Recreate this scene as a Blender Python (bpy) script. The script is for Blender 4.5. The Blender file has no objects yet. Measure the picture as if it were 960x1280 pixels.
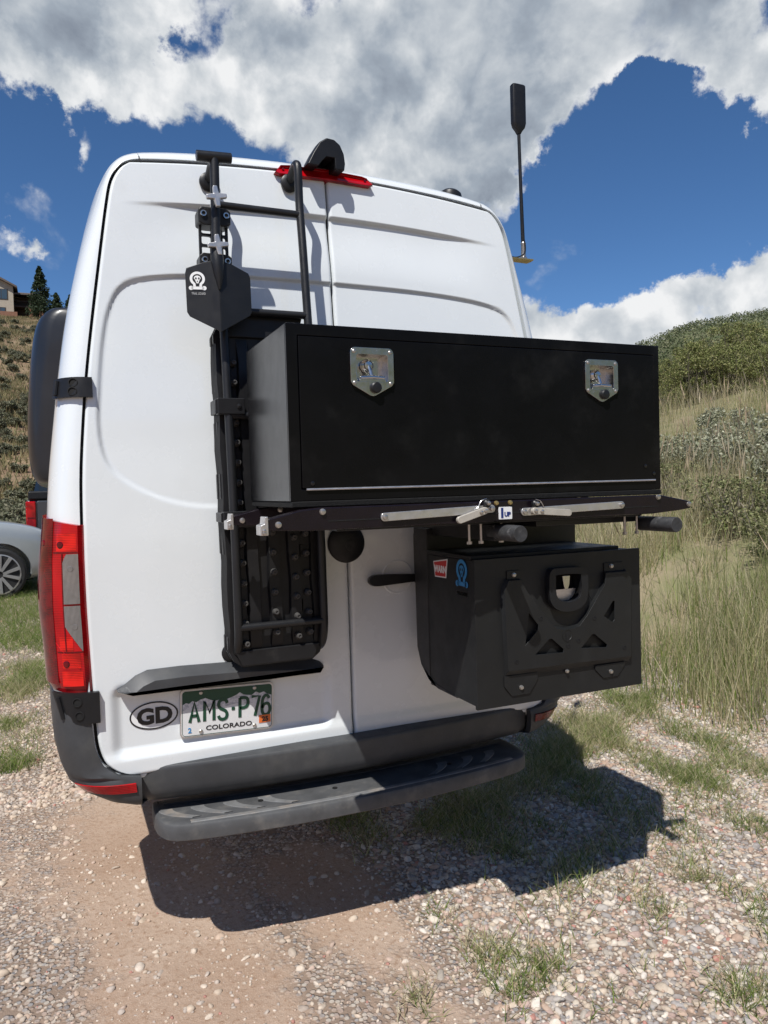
import bpy, math, random
import numpy as np
from mathutils import Vector, Matrix
from mathutils.geometry import tessellate_polygon

random.seed(7)
RNG = np.random.default_rng(7)
SC = bpy.context.scene
COL = SC.collection

# ---------------------------------------------------------------- camera
cam_data = bpy.data.cameras.new("camera")
cam = bpy.data.objects.new("camera", cam_data)
COL.objects.link(cam)
CR = Vector((0.91651, -0.39899, -0.0285))
CU = Vector((0.03829, 0.01659, 0.99913))
CF = Vector((0.39817, 0.9168, -0.03048))
cam.matrix_world = Matrix(((CR.x, CU.x, -CF.x, -0.955), (CR.y, CU.y, -CF.y, -2.526),
                           (CR.z, CU.z, -CF.z, 1.55), (0, 0, 0, 1)))
cam_data.sensor_fit = 'VERTICAL'
cam_data.sensor_height = 24.0
cam_data.lens = 944.5 / 1280 * 24.0
cam_data.clip_start = 0.05
cam_data.clip_end = 5000
SC.camera = cam

# ---------------------------------------------------------------- view
SC.view_settings.view_transform = 'Standard'
SC.view_settings.look = 'None'
SC.view_settings.gamma = 1.0
SC.view_settings.exposure = 0.06
SC.render.resolution_x = 768
SC.render.resolution_y = 1024
SC.render.engine = 'CYCLES'

# ---------------------------------------------------------------- sun
SUN_TRAVEL = Vector((0.44, 0.47, -1.0)).normalized()
sun_data = bpy.data.lights.new("sun", 'SUN')
sun_data.energy = 5.0
sun_data.angle = math.radians(0.5)
sun_data.color = (1.0, 0.965, 0.915)
sun = bpy.data.objects.new("sun", sun_data)
COL.objects.link(sun)
sun.rotation_euler = SUN_TRAVEL.to_track_quat('-Z', 'Y').to_euler()
sun.location = (-20, -20, 40)


# ---------------------------------------------------------------- node helpers
class NT:
    def __init__(self, tree):
        self.t = tree
        tree.nodes.clear()

    def n(self, kind, **kw):
        nd = self.t.nodes.new(kind)
        for k, v in kw.items():
            if k.startswith('i_'):
                nd.inputs[k[2:].replace('_', ' ')].default_value = v
            else:
                setattr(nd, k, v)
        return nd

    def l(self, a, b):
        self.t.links.new(a, b)

    def math(self, op, a, b=None, c=None, clamp=False):
        nd = self.t.nodes.new('ShaderNodeMath')
        nd.operation = op
        nd.use_clamp = clamp
        for i, v in enumerate((a, b, c)):
            if v is None:
                continue
            if isinstance(v, (int, float)):
                nd.inputs[i].default_value = v
            else:
                self.l(v, nd.inputs[i])
        return nd.outputs[0]

    def maprange(self, v, a, b, c=0.0, d=1.0, smooth=True):
        nd = self.t.nodes.new('ShaderNodeMapRange')
        nd.interpolation_type = 'SMOOTHSTEP' if smooth else 'LINEAR'
        nd.clamp = True
        self.l(v, nd.inputs['Value'])
        nd.inputs['From Min'].default_value = a
        nd.inputs['From Max'].default_value = b
        nd.inputs['To Min'].default_value = c
        nd.inputs['To Max'].default_value = d
        return nd.outputs['Result']

    def noise(self, vec, scale, detail=4.0, rough=0.55, dist=0.0):
        nd = self.t.nodes.new('ShaderNodeTexNoise')
        nd.inputs['Scale'].default_value = scale
        nd.inputs['Detail'].default_value = detail
        nd.inputs['Roughness'].default_value = rough
        nd.inputs['Distortion'].default_value = dist
        if vec is not None:
            self.l(vec, nd.inputs['Vector'])
        return nd

    def mix(self, fac, a, b, mode='MIX'):
        nd = self.t.nodes.new('ShaderNodeMix')
        nd.data_type = 'RGBA'
        nd.blend_type = mode
        for s, v in ((nd.inputs[0], fac), (nd.inputs[6], a), (nd.inputs[7], b)):
            if isinstance(v, (int, float)):
                s.default_value = v
            elif isinstance(v, tuple):
                s.default_value = v if len(v) == 4 else (*v, 1)
            else:
                self.l(v, s)
        return nd.outputs[2]


# ---------------------------------------------------------------- sky
world = bpy.data.worlds.new("World")
SC.world = world
world.use_nodes = True
W = NT(world.node_tree)


def build_sky():
    tc = W.n('ShaderNodeTexCoord')
    d = tc.outputs['Generated']
    sky = W.n('ShaderNodeTexSky', sky_type='NISHITA', sun_disc=False)
    sky.sun_elevation = math.radians(57.2)
    sky.sun_rotation = math.radians(223.1)
    sky.altitude = 2600
    sky.air_density = 0.85
    sky.dust_density = 0.1
    sky.ozone_density = 3.0
    hs = W.n('ShaderNodeHueSaturation')
    hs.inputs['Saturation'].default_value = 1.16
    hs.inputs['Value'].default_value = 1.0
    W.l(sky.outputs[0], hs.inputs['Color'])
    bg_sky = W.n('ShaderNodeBackground')
    bg_sky.inputs['Strength'].default_value = 0.118
    W.l(hs.outputs[0], bg_sky.inputs['Color'])

    # cloud masses as (x, y, z, radius, weight): directions on the sky
    rag = W.noise(d, 5.5, 9.0, 0.62)
    ro = W.n('ShaderNodeVectorMath', operation='SUBTRACT')
    W.l(rag.outputs['Color'], ro.inputs[0])
    ro.inputs[1].default_value = (0.5, 0.5, 0.5)
    rs = W.n('ShaderNodeVectorMath', operation='SCALE')
    W.l(ro.outputs[0], rs.inputs[0])
    rs.inputs['Scale'].default_value = 0.26
    rd = W.n('ShaderNodeVectorMath', operation='ADD')
    W.l(d, rd.inputs[0])
    W.l(rs.outputs[0], rd.inputs[1])
    torn = rd.outputs[0]

    def field(blobs):
        acc = None
        for x, y, z, r, w in blobs:
            v = W.n('ShaderNodeVectorMath', operation='DISTANCE')
            W.l(torn, v.inputs[0])
            v.inputs[1].default_value = (x, y, z)
            m = W.maprange(v.outputs['Value'], r * 1.38, r * 0.15, 0.0, w)
            acc = m if acc is None else W.math('ADD', acc, m)
        return acc
    F = field(CLOUDS)
    G = field(CLOUD_SHADE)
    # the rest of the sky, outside the masses listed above
    away = W.n('ShaderNodeVectorMath', operation='DOT_PRODUCT')
    W.l(d, away.inputs[0])
    away.inputs[1].default_value = (0.385, 0.885, 0.262)
    out = W.maprange(away.outputs['Value'], 0.74, 0.62)
    gen = W.noise(d, 2.6, 3.0, 0.5)
    genf = W.math('MULTIPLY', W.maprange(gen.outputs[0], 0.58, 0.72), out)
    F = W.math('MINIMUM', W.math('ADD', F, genf), 1.6)
    # soft billows bent by a slower noise, with fine torn edges
    wv = W.noise(d, 2.2, 3.0, 0.5)
    wo = W.n('ShaderNodeVectorMath', operation='SCALE')
    W.l(wv.outputs['Color'], wo.inputs[0])
    wo.inputs['Scale'].default_value = 0.16
    dw = W.n('ShaderNodeVectorMath', operation='ADD')
    W.l(d, dw.inputs[0])
    W.l(wo.outputs[0], dw.inputs[1])
    dv = dw.outputs[0]
    def billow(v):
        a = W.noise(v, 3.9, 12.0, 0.585)
        r = W.noise(v, 7.5, 5.0, 0.5)
        ridge = W.math('ABSOLUTE', W.math('SUBTRACT', r.outputs[0], 0.5))
        return W.math('ADD', a.outputs[0], W.math('MULTIPLY', W.math('SUBTRACT', ridge, 0.09), 0.85))
    n1 = billow(dv)
    off = W.n('ShaderNodeVectorMath', operation='ADD')
    W.l(dv, off.inputs[0])
    s = -SUN_TRAVEL
    off.inputs[1].default_value = (s.x * 0.035, s.y * 0.035, s.z * 0.035)
    n2 = billow(off.outputs[0])
    big = W.noise(dv, 4.2, 5.0, 0.55)
    nz = W.math('SUBTRACT', n1, 0.5)
    dens_raw = W.math('ADD', W.math('MINIMUM', W.math('MULTIPLY', F, 1.0), 1.45), W.math('MULTIPLY', nz, 3.1))
    dens = W.maprange(dens_raw, 0.30, 0.86)
    relief = W.math('SUBTRACT', n1, n2)
    lit = W.math('ADD', W.math('MULTIPLY', relief, 2.0), 0.80)
    shade = W.math('MULTIPLY', G, W.maprange(dens_raw, 0.45, 1.0))
    shade = W.math('MINIMUM', W.math('MULTIPLY', shade, W.maprange(big.outputs[0], 0.34, 0.60, 0.35, 1.0)), 1.0)
    lit = W.math('SUBTRACT', lit, W.math('MULTIPLY', shade, 0.40), clamp=True)
    col = W.n('ShaderNodeValToRGB')
    cr = col.color_ramp
    cr.elements[0].position = 0.05
    cr.elements[0].color = (0.20, 0.235, 0.30, 1)
    cr.elements[1].position = 0.95
    cr.elements[1].color = (0.92, 0.93, 0.94, 1)
    e = cr.elements.new(0.42)
    e.color = (0.375, 0.43, 0.50, 1)
    e = cr.elements.new(0.70)
    e.color = (0.62, 0.66, 0.70, 1)
    W.l(lit, col.inputs[0])
    bg_c = W.n('ShaderNodeBackground')
    bg_c.inputs['Strength'].default_value = 0.92
    W.l(col.outputs[0], bg_c.inputs['Color'])
    ms = W.n('ShaderNodeMixShader')
    W.l(dens, ms.inputs[0])
    W.l(bg_sky.outputs[0], ms.inputs[1])
    W.l(bg_c.outputs[0], ms.inputs[2])
    o = W.n('ShaderNodeOutputWorld')
    W.l(ms.outputs[0], o.inputs['Surface'])


# CLOUD BEGIN
CLOUDS = [(0.0505, 0.8792, 0.4738, 0.0774, 1.0), (-0.0175, 0.8652, 0.501, 0.0645, 1.0), (0.1069, 0.8538, 0.5095, 0.0694, 1.0), (0.0256, 0.8993, 0.4367, 0.0394, 0.7),
    (0.0998, 0.8916, 0.4418, 0.0574, 0.9), (0.1692, 0.889, 0.4256, 0.0558, 1.0), (0.0829, 0.9062, 0.4147, 0.0249, 0.5), (0.0106, 0.8887, 0.4583, 0.0535, 0.8),
    (0.2332, 0.8363, 0.4962, 0.0739, 1.0), (0.2985, 0.8384, 0.456, 0.0951, 1.0), (0.362, 0.7971, 0.4833, 0.1014, 1.0), (0.4372, 0.786, 0.4372, 0.1051, 1.0),
    (0.4904, 0.7312, 0.4742, 0.0998, 1.0), (0.5267, 0.6911, 0.4949, 0.0758, 1.0), (0.4885, 0.7837, 0.3837, 0.0544, 0.7), (0.5202, 0.7546, 0.3998, 0.0442, 0.7),
    (0.3861, 0.7609, 0.5215, 0.097, 0.8), (0.2307, 0.8716, 0.4325, 0.061, 0.8), (0.5662, 0.6596, 0.4943, 0.0468, 0.6), (0.3406, 0.8494, 0.403, 0.0544, 0.5),
    (0.412, 0.8221, 0.3929, 0.0639, 0.6), (0.5451, 0.7179, 0.433, 0.0508, 0.6), (0.6263, 0.6179, 0.4753, 0.0646, 1.0), (0.6832, 0.5767, 0.448, 0.0665, 1.0),
    (0.676, 0.6121, 0.4103, 0.0431, 0.8), (0.6346, 0.593, 0.4957, 0.0731, 0.8), (0.7033, 0.5794, 0.412, 0.0416, 0.8), (0.6059, 0.6432, 0.4681, 0.0313, 0.5),
    (0.0469, 0.9244, 0.3786, 0.0251, 0.42), (0.0334, 0.9271, 0.3733, 0.0166, 0.3), (-0.0088, 0.9248, 0.3803, 0.0209, 0.36), (-0.0361, 0.9467, 0.3201, 0.0164, 0.4),
    (-0.0233, 0.9482, 0.3168, 0.0116, 0.3), (0.58, 0.7894, 0.2009, 0.0411, 1.0), (0.617, 0.7665, 0.1785, 0.0436, 1.0), (0.6615, 0.7236, 0.1968, 0.0421, 1.0),
    (0.6931, 0.6908, 0.206, 0.0382, 1.0), (0.7227, 0.6586, 0.2099, 0.0423, 1.0), (0.7479, 0.6247, 0.2245, 0.0467, 1.0), (0.6452, 0.7488, 0.1518, 0.0674, 1.0),
    (0.706, 0.6922, 0.1497, 0.0645, 1.0), (0.7619, 0.6266, 0.1639, 0.0691, 1.0), (0.5496, 0.8159, 0.1793, 0.0599, 1.0), (0.774, 0.6048, 0.1873, 0.0504, 1.0),
    (0.0103, 0.9692, 0.2461, 0.03, 0.5), (-0.0072, 0.9721, 0.2344, 0.0263, 0.35), (-0.0481, 0.9675, 0.2483, 0.0135, 0.4), (-0.0168, 0.9778, 0.2091, 0.0352, 0.6),
    (-0.0973, 0.9706, 0.2203, 0.0493, 1.0), (-0.0926, 0.885, 0.4563, 0.0773, 1.0), (0.1987, 0.7906, 0.5792, 0.1033, 1.0), (0.4284, 0.6919, 0.5811, 0.1109, 1.0),
    (0.6184, 0.5566, 0.5548, 0.1077, 1.0), (0.0153, 0.8226, 0.5684, 0.0881, 1.0), (0.7506, 0.5202, 0.4075, 0.0706, 1.0), (0.8085, 0.563, 0.1715, 0.0805, 1.0),
    (0.1378, 0.8683, 0.4766, 0.0243, -0.55), (0.1733, 0.8325, 0.5262, 0.0234, -0.5), (0.1239, 0.8636, 0.4887, 0.0159, -0.3), (0.5889, 0.6421, 0.4909, 0.0808, 1.0),
    (0.5481, 0.6701, 0.5005, 0.0626, 0.7), (0.6311, 0.623, 0.4623, 0.0539, 0.7), (0.5926, 0.6402, 0.4889, 0.0577, 1.0), (0.6295, 0.6331, 0.4504, 0.043, 0.8),
    (0.5684, 0.6492, 0.5055, 0.046, 0.8), (0.5751, 0.671, 0.4681, 0.036, 0.6), (-0.0304, 0.9094, 0.4147, 0.0539, -0.55), (-0.0129, 0.8922, 0.4514, 0.0227, -0.2)]
CLOUD_SHADE = [(0.4779, 0.7839, 0.3964, 0.0989, 1.0), (0.4325, 0.7761, 0.459, 0.1202, 0.9), (0.5113, 0.7313, 0.4514, 0.0929, 0.8), (0.344, 0.8289, 0.4411, 0.0791, 0.6),
    (0.2385, 0.8187, 0.5223, 0.072, 0.7), (0.0053, 0.8596, 0.5109, 0.0722, 0.8), (0.0586, 0.8746, 0.4814, 0.0541, 0.7), (0.6608, 0.5973, 0.4545, 0.0828, 0.6),
    (0.6252, 0.6054, 0.4927, 0.0816, 0.6), (0.1987, 0.7906, 0.5792, 0.1181, 1.0), (0.4284, 0.6919, 0.5811, 0.1257, 1.0), (0.6184, 0.5566, 0.5548, 0.1145, 1.0),
    (0.0153, 0.8226, 0.5684, 0.1017, 1.0), (0.6361, 0.7522, 0.1718, 0.0481, 0.35), (0.7108, 0.6842, 0.1629, 0.0547, 0.4), (0.1687, 0.8837, 0.4367, 0.051, 0.25)]
# CLOUD END

build_sky()


# ---------------------------------------------------------------- materials
MATS = {}


def mat(name, base, rough=0.5, metal=0.0, var=0.0, vscale=8.0, bump=0.0, bscale=60.0, coat=0.0,
        spec=0.5, base2=None, f2scale=3.0, lo=0.45, hi=0.65, trans=0.0, rvar=0.0, aniso=0.0):
    m = bpy.data.materials.new(name)
    m.use_nodes = True
    t = NT(m.node_tree)
    bs = t.n('ShaderNodeBsdfPrincipled')
    o = t.n('ShaderNodeOutputMaterial')
    t.l(bs.outputs[0], o.inputs[0])
    bs.inputs['Roughness'].default_value = rough
    bs.inputs['Metallic'].default_value = metal
    bs.inputs['Coat Weight'].default_value = coat
    bs.inputs['Coat Roughness'].default_value = 0.03
    bs.inputs['Specular IOR Level'].default_value = spec
    bs.inputs['Transmission Weight'].default_value = trans
    tc = t.n('ShaderNodeTexCoord').outputs['Object']
    col = (*base, 1)
    if base2 is not None:
        nz = t.noise(tc, f2scale, 6.0, 0.6)
        col = t.mix(t.maprange(nz.outputs[0], lo, hi), col, (*base2, 1))
    if var > 0:
        nz = t.noise(tc, vscale, 6.0, 0.6)
        f = t.maprange(nz.outputs[0], 0.25, 0.75, 1 - var, 1 + var, smooth=False)
        cmb = t.n('ShaderNodeCombineColor')
        for i in range(3):
            t.l(f, cmb.inputs[i])
        col = t.mix(1.0, col, cmb.outputs[0], 'MULTIPLY')
    if isinstance(col, tuple):
        bs.inputs['Base Color'].default_value = col
    else:
        t.l(col, bs.inputs['Base Color'])
    if rvar > 0:
        nz = t.noise(tc, vscale * 1.7, 5.0, 0.6)
        t.l(t.maprange(nz.outputs[0], 0.3, 0.7, max(0.02, rough - rvar), min(1, rough + rvar), smooth=False), bs.inputs['Roughness'])
    if bump > 0:
        nz = t.noise(tc, bscale, 3.0, 0.6)
        bp = t.n('ShaderNodeBump')
        bp.inputs['Strength'].default_value = bump
        bp.inputs['Distance'].default_value = 0.002
        t.l(nz.outputs[0], bp.inputs['Height'])
        t.l(bp.outputs[0], bs.inputs['Normal'])
    MATS[name] = m
    return m


def attr_mat(name, rough=0.8, spec=0.3, transl=0.0, var=0.0, vscale=30.0):
    """Material whose own colour comes from the 'Col' attribute (one colour per stone, blade or leaf)."""
    m = bpy.data.materials.new(name)
    m.use_nodes = True
    t = NT(m.node_tree)
    bs = t.n('ShaderNodeBsdfPrincipled')
    o = t.n('ShaderNodeOutputMaterial')
    bs.inputs['Roughness'].default_value = rough
    bs.inputs['Specular IOR Level'].default_value = spec
    at = t.n('ShaderNodeAttribute', attribute_name='Col')
    col = at.outputs['Color']
    if var > 0:
        tc = t.n('ShaderNodeTexCoord').outputs['Object']
        nz = t.noise(tc, vscale, 4.0, 0.6)
        f = t.maprange(nz.outputs[0], 0.25, 0.75, 1 - var, 1 + var, smooth=False)
        cmb = t.n('ShaderNodeCombineColor')
        for i in range(3):
            t.l(f, cmb.inputs[i])
        col = t.mix(1.0, col, cmb.outputs[0], 'MULTIPLY')
    t.l(col, bs.inputs['Base Color'])
    if transl > 0:
        tr = t.n('ShaderNodeBsdfTranslucent')
        t.l(col, tr.inputs['Color'])
        mx = t.n('ShaderNodeMixShader')
        mx.inputs[0].default_value = transl
        t.l(bs.outputs[0], mx.inputs[1])
        t.l(tr.outputs[0], mx.inputs[2])
        t.l(mx.outputs[0], o.inputs[0])
    else:
        t.l(bs.outputs[0], o.inputs[0])
    MATS[name] = m
    return m


PAINT = mat('white_paint', (0.735, 0.775, 0.79), 0.26, base2=(0.66, 0.69, 0.69), f2scale=2.6, lo=0.58, hi=0.9, var=0.02, vscale=5.0, coat=0.75, rvar=0.06)
SEAL = mat('rubber_seal', (0.012, 0.012, 0.013), 0.7)
PLASTIC = mat('grey_bumper_plastic', (0.046, 0.049, 0.053), 0.52, var=0.22, vscale=9.0, bump=0.12, bscale=900, base2=(0.075, 0.076, 0.075), f2scale=5.0, lo=0.5, hi=0.75, rvar=0.1)
STEPDECK = mat('dusty_step_plastic', (0.070, 0.072, 0.075), 0.6, var=0.3, vscale=12.0, bump=0.2, bscale=500, base2=(0.115, 0.112, 0.107), f2scale=14.0, lo=0.48, hi=0.72)
SCUFF = mat('scuffed_step_plastic', (0.155, 0.157, 0.158), 0.6, var=0.3, vscale=22.0, bump=0.2, bscale=400, base2=(0.25, 0.22, 0.19), f2scale=10.0)
BLKPLASTIC = mat('black_plastic', (0.011, 0.0115, 0.013), 0.42, spec=0.35, var=0.25, vscale=14.0, bump=0.08, bscale=800, rvar=0.08)
DARKFLARE = mat('dark_grey_fibreglass', (0.013, 0.0145, 0.018), 0.33, var=0.12, vscale=5.0, coat=0.15, rvar=0.05)
POWDER = mat('black_powder_coat', (0.013, 0.0135, 0.015), 0.38, spec=0.4, var=0.2, vscale=16.0, bump=0.18, bscale=1500, rvar=0.06)
BOXBLK = mat('satin_black_aluminium', (0.008, 0.008, 0.009), 0.24, var=0.2, vscale=12.0, bump=0.02, bscale=900, rvar=0.03)
BOXFRONT = mat('dimmed_black_aluminium', (0.0045, 0.0045, 0.0055), 0.18, base2=(0.014, 0.014, 0.0145), f2scale=5.0, lo=0.52, hi=0.80, var=0.2, vscale=12.0, rvar=0.03, spec=0.16)  # same paint as the shell, dim front reflection put in as darker colour
LOWBLK = mat('textured_black_steel', (0.012, 0.0128, 0.0132), 0.44, spec=0.35, var=0.18, vscale=10.0, bump=0.2, bscale=1300, base2=(0.021, 0.021, 0.021), f2scale=7.0, lo=0.55, hi=0.8, rvar=0.08)
MATRUB = mat('speckled_rubber_mat', (0.007, 0.007, 0.007), 0.8, spec=0.3, var=0.6, vscale=180.0, bump=0.9, bscale=330)
ANOD = mat('dark_plum_anodised', (0.012, 0.008, 0.012), 0.30, metal=0.35, var=0.2, vscale=14.0, rvar=0.08)
ALU = mat('brushed_aluminium', (0.62, 0.61, 0.60), 0.36, metal=0.85, var=0.1, vscale=30.0, rvar=0.1)
CREAM = mat('cream_coated_lever', (0.50, 0.47, 0.41), 0.45, metal=0.3, var=0.1, vscale=30.0)
STEEL = mat('polished_steel', (0.58, 0.57, 0.55), 0.22, metal=1.0, var=0.12, vscale=40.0, rvar=0.06)
ZINC = mat('zinc_bolt', (0.50, 0.48, 0.45), 0.35, metal=0.9, var=0.15, vscale=60.0)
BRASS = mat('gold_zinc_bracket', (0.46, 0.36, 0.16), 0.4, metal=0.8, var=0.15, vscale=60.0)
WORNRUB = mat('worn_black_tube', (0.035, 0.036, 0.038), 0.55, var=0.45, vscale=60.0, bump=0.2, bscale=300, base2=(0.13, 0.13, 0.13), f2scale=45.0, lo=0.56, hi=0.78)
BOARD = mat('black_nylon_board', (0.010, 0.010, 0.011), 0.44, spec=0.35, var=0.25, vscale=14.0, bump=0.12, bscale=600, base2=(0.03, 0.029, 0.027), f2scale=12.0, lo=0.58, hi=0.8, rvar=0.06)
STUD = mat('dusty_nylon_stud', (0.06, 0.058, 0.055), 0.6, var=0.3, vscale=60.0)
HOLE = mat('dark_hole', (0.004, 0.004, 0.004), 0.8)
WHITEMARK = mat('white_print', (0.78, 0.79, 0.79), 0.45, var=0.03, vscale=30)
BLACKMARK = mat('black_print', (0.012, 0.012, 0.013), 0.45)
GREENMARK = mat('dark_green_print', (0.008, 0.06, 0.032), 0.4)
MOUNTMARK = mat('grey_mountain_print', (0.42, 0.43, 0.46), 0.45, base2=(0.66, 0.66, 0.68), f2scale=60.0, lo=0.42, hi=0.58)
REDMARK = mat('red_print', (0.52, 0.025, 0.025), 0.4)
BLUEMARK = mat('blue_print', (0.035, 0.22, 0.48), 0.4)
NAVYMARK = mat('navy_print', (0.012, 0.03, 0.16), 0.4)
ORANGEMARK = mat('orange_print', (0.72, 0.16, 0.03), 0.4)
PLATEWHITE = mat('plate_white', (0.70, 0.71, 0.71), 0.4, var=0.04, vscale=40.0)
TYRE = mat('tyre_rubber', (0.018, 0.018, 0.018), 0.75, var=0.3, vscale=20.0, bump=0.3, bscale=120)
SILVER = mat('pale_silver_car_paint', (0.36, 0.39, 0.395), 0.3, metal=0.25, var=0.03, coat=0.7)
RIM = mat('silver_alloy', (0.50, 0.50, 0.50), 0.35, metal=0.7, var=0.06)
GREYCAR = mat('dark_grey_truck_paint', (0.045, 0.05, 0.058), 0.3, metal=0.2, var=0.05, coat=0.6)
CARGLASS = mat('dark_car_glass', (0.012, 0.016, 0.018), 0.06, spec=0.8)
STUCCO = mat('beige_stucco', (0.42, 0.37, 0.29), 0.9, var=0.08, vscale=2.0, bump=0.3, bscale=30)
ROOF = mat('brown_roof', (0.12, 0.095, 0.08), 0.85, var=0.2, vscale=3.0)
WINDOW = mat('window_glass', (0.05, 0.075, 0.09), 0.08, spec=0.9)
BRICKRED = mat('reddish_stone', (0.24, 0.12, 0.075), 0.9, var=0.25, vscale=4.0)
BARK = mat('bark', (0.10, 0.075, 0.055), 0.9, var=0.3, vscale=8.0, bump=0.5, bscale=30)
DARKWOOD = mat('dark_wood', (0.05, 0.038, 0.03), 0.8, var=0.2)
STONE_M = attr_mat('gravel_stone', 0.78, 0.35, var=0.16, vscale=90.0)
GRASS_M = attr_mat('grass_blade', 0.6, 0.25, transl=0.42)
LEAF_M = attr_mat('shrub_leaf', 0.65, 0.25, transl=0.18)


def lens_mat(name, base, scale, clear=False):
    m = bpy.data.materials.new(name)
    m.use_nodes = True
    t = NT(m.node_tree)
    bs = t.n('ShaderNodeBsdfPrincipled')
    o = t.n('ShaderNodeOutputMaterial')
    t.l(bs.outputs[0], o.inputs[0])
    tc = t.n('ShaderNodeTexCoord').outputs['Object']
    nz = t.noise(tc, scale, 2.0, 0.4, 0.6)
    wv = t.n('ShaderNodeTexWave', wave_type='BANDS', bands_direction='Z' if not clear else 'X')
    wv.inputs['Scale'].default_value = 60.0 if not clear else 90.0
    wv.inputs['Distortion'].default_value = 0.6
    t.l(tc, wv.inputs['Vector'])
    f = t.math('ADD', t.math('MULTIPLY', nz.outputs[0], 0.80 if not clear else 0.45), t.math('MULTIPLY', wv.outputs[0], 0.20 if not clear else 0.55))
    dk = tuple(c * (0.38 if not clear else 0.5) for c in base)
    col = t.mix(t.maprange(f, 0.33, 0.62 if not clear else 0.75), (*dk, 1), (*base, 1))
    t.l(col, bs.inputs['Base Color'])
    bs.inputs['Roughness'].default_value = 0.12
    bs.inputs['Coat Weight'].default_value = 0.35
    bs.inputs['Coat Roughness'].default_value = 0.02
    bs.inputs['Specular IOR Level'].default_value = 0.35
    if clear:
        bs.inputs['Metallic'].default_value = 0.35
    MATS[name] = m
    return m


REDLENS = lens_mat('red_tail_lens', (0.46, 0.003, 0.007), 7.0)
REDBRIGHT = lens_mat('bright_red_lens', (0.74, 0.012, 0.008), 16.0)
REDDARK = lens_mat('deep_red_lens', (0.15, 0.003, 0.006), 30.0)
CLEARLENS = lens_mat('clear_reverse_lens', (0.30, 0.285, 0.275), 60.0, True)


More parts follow.
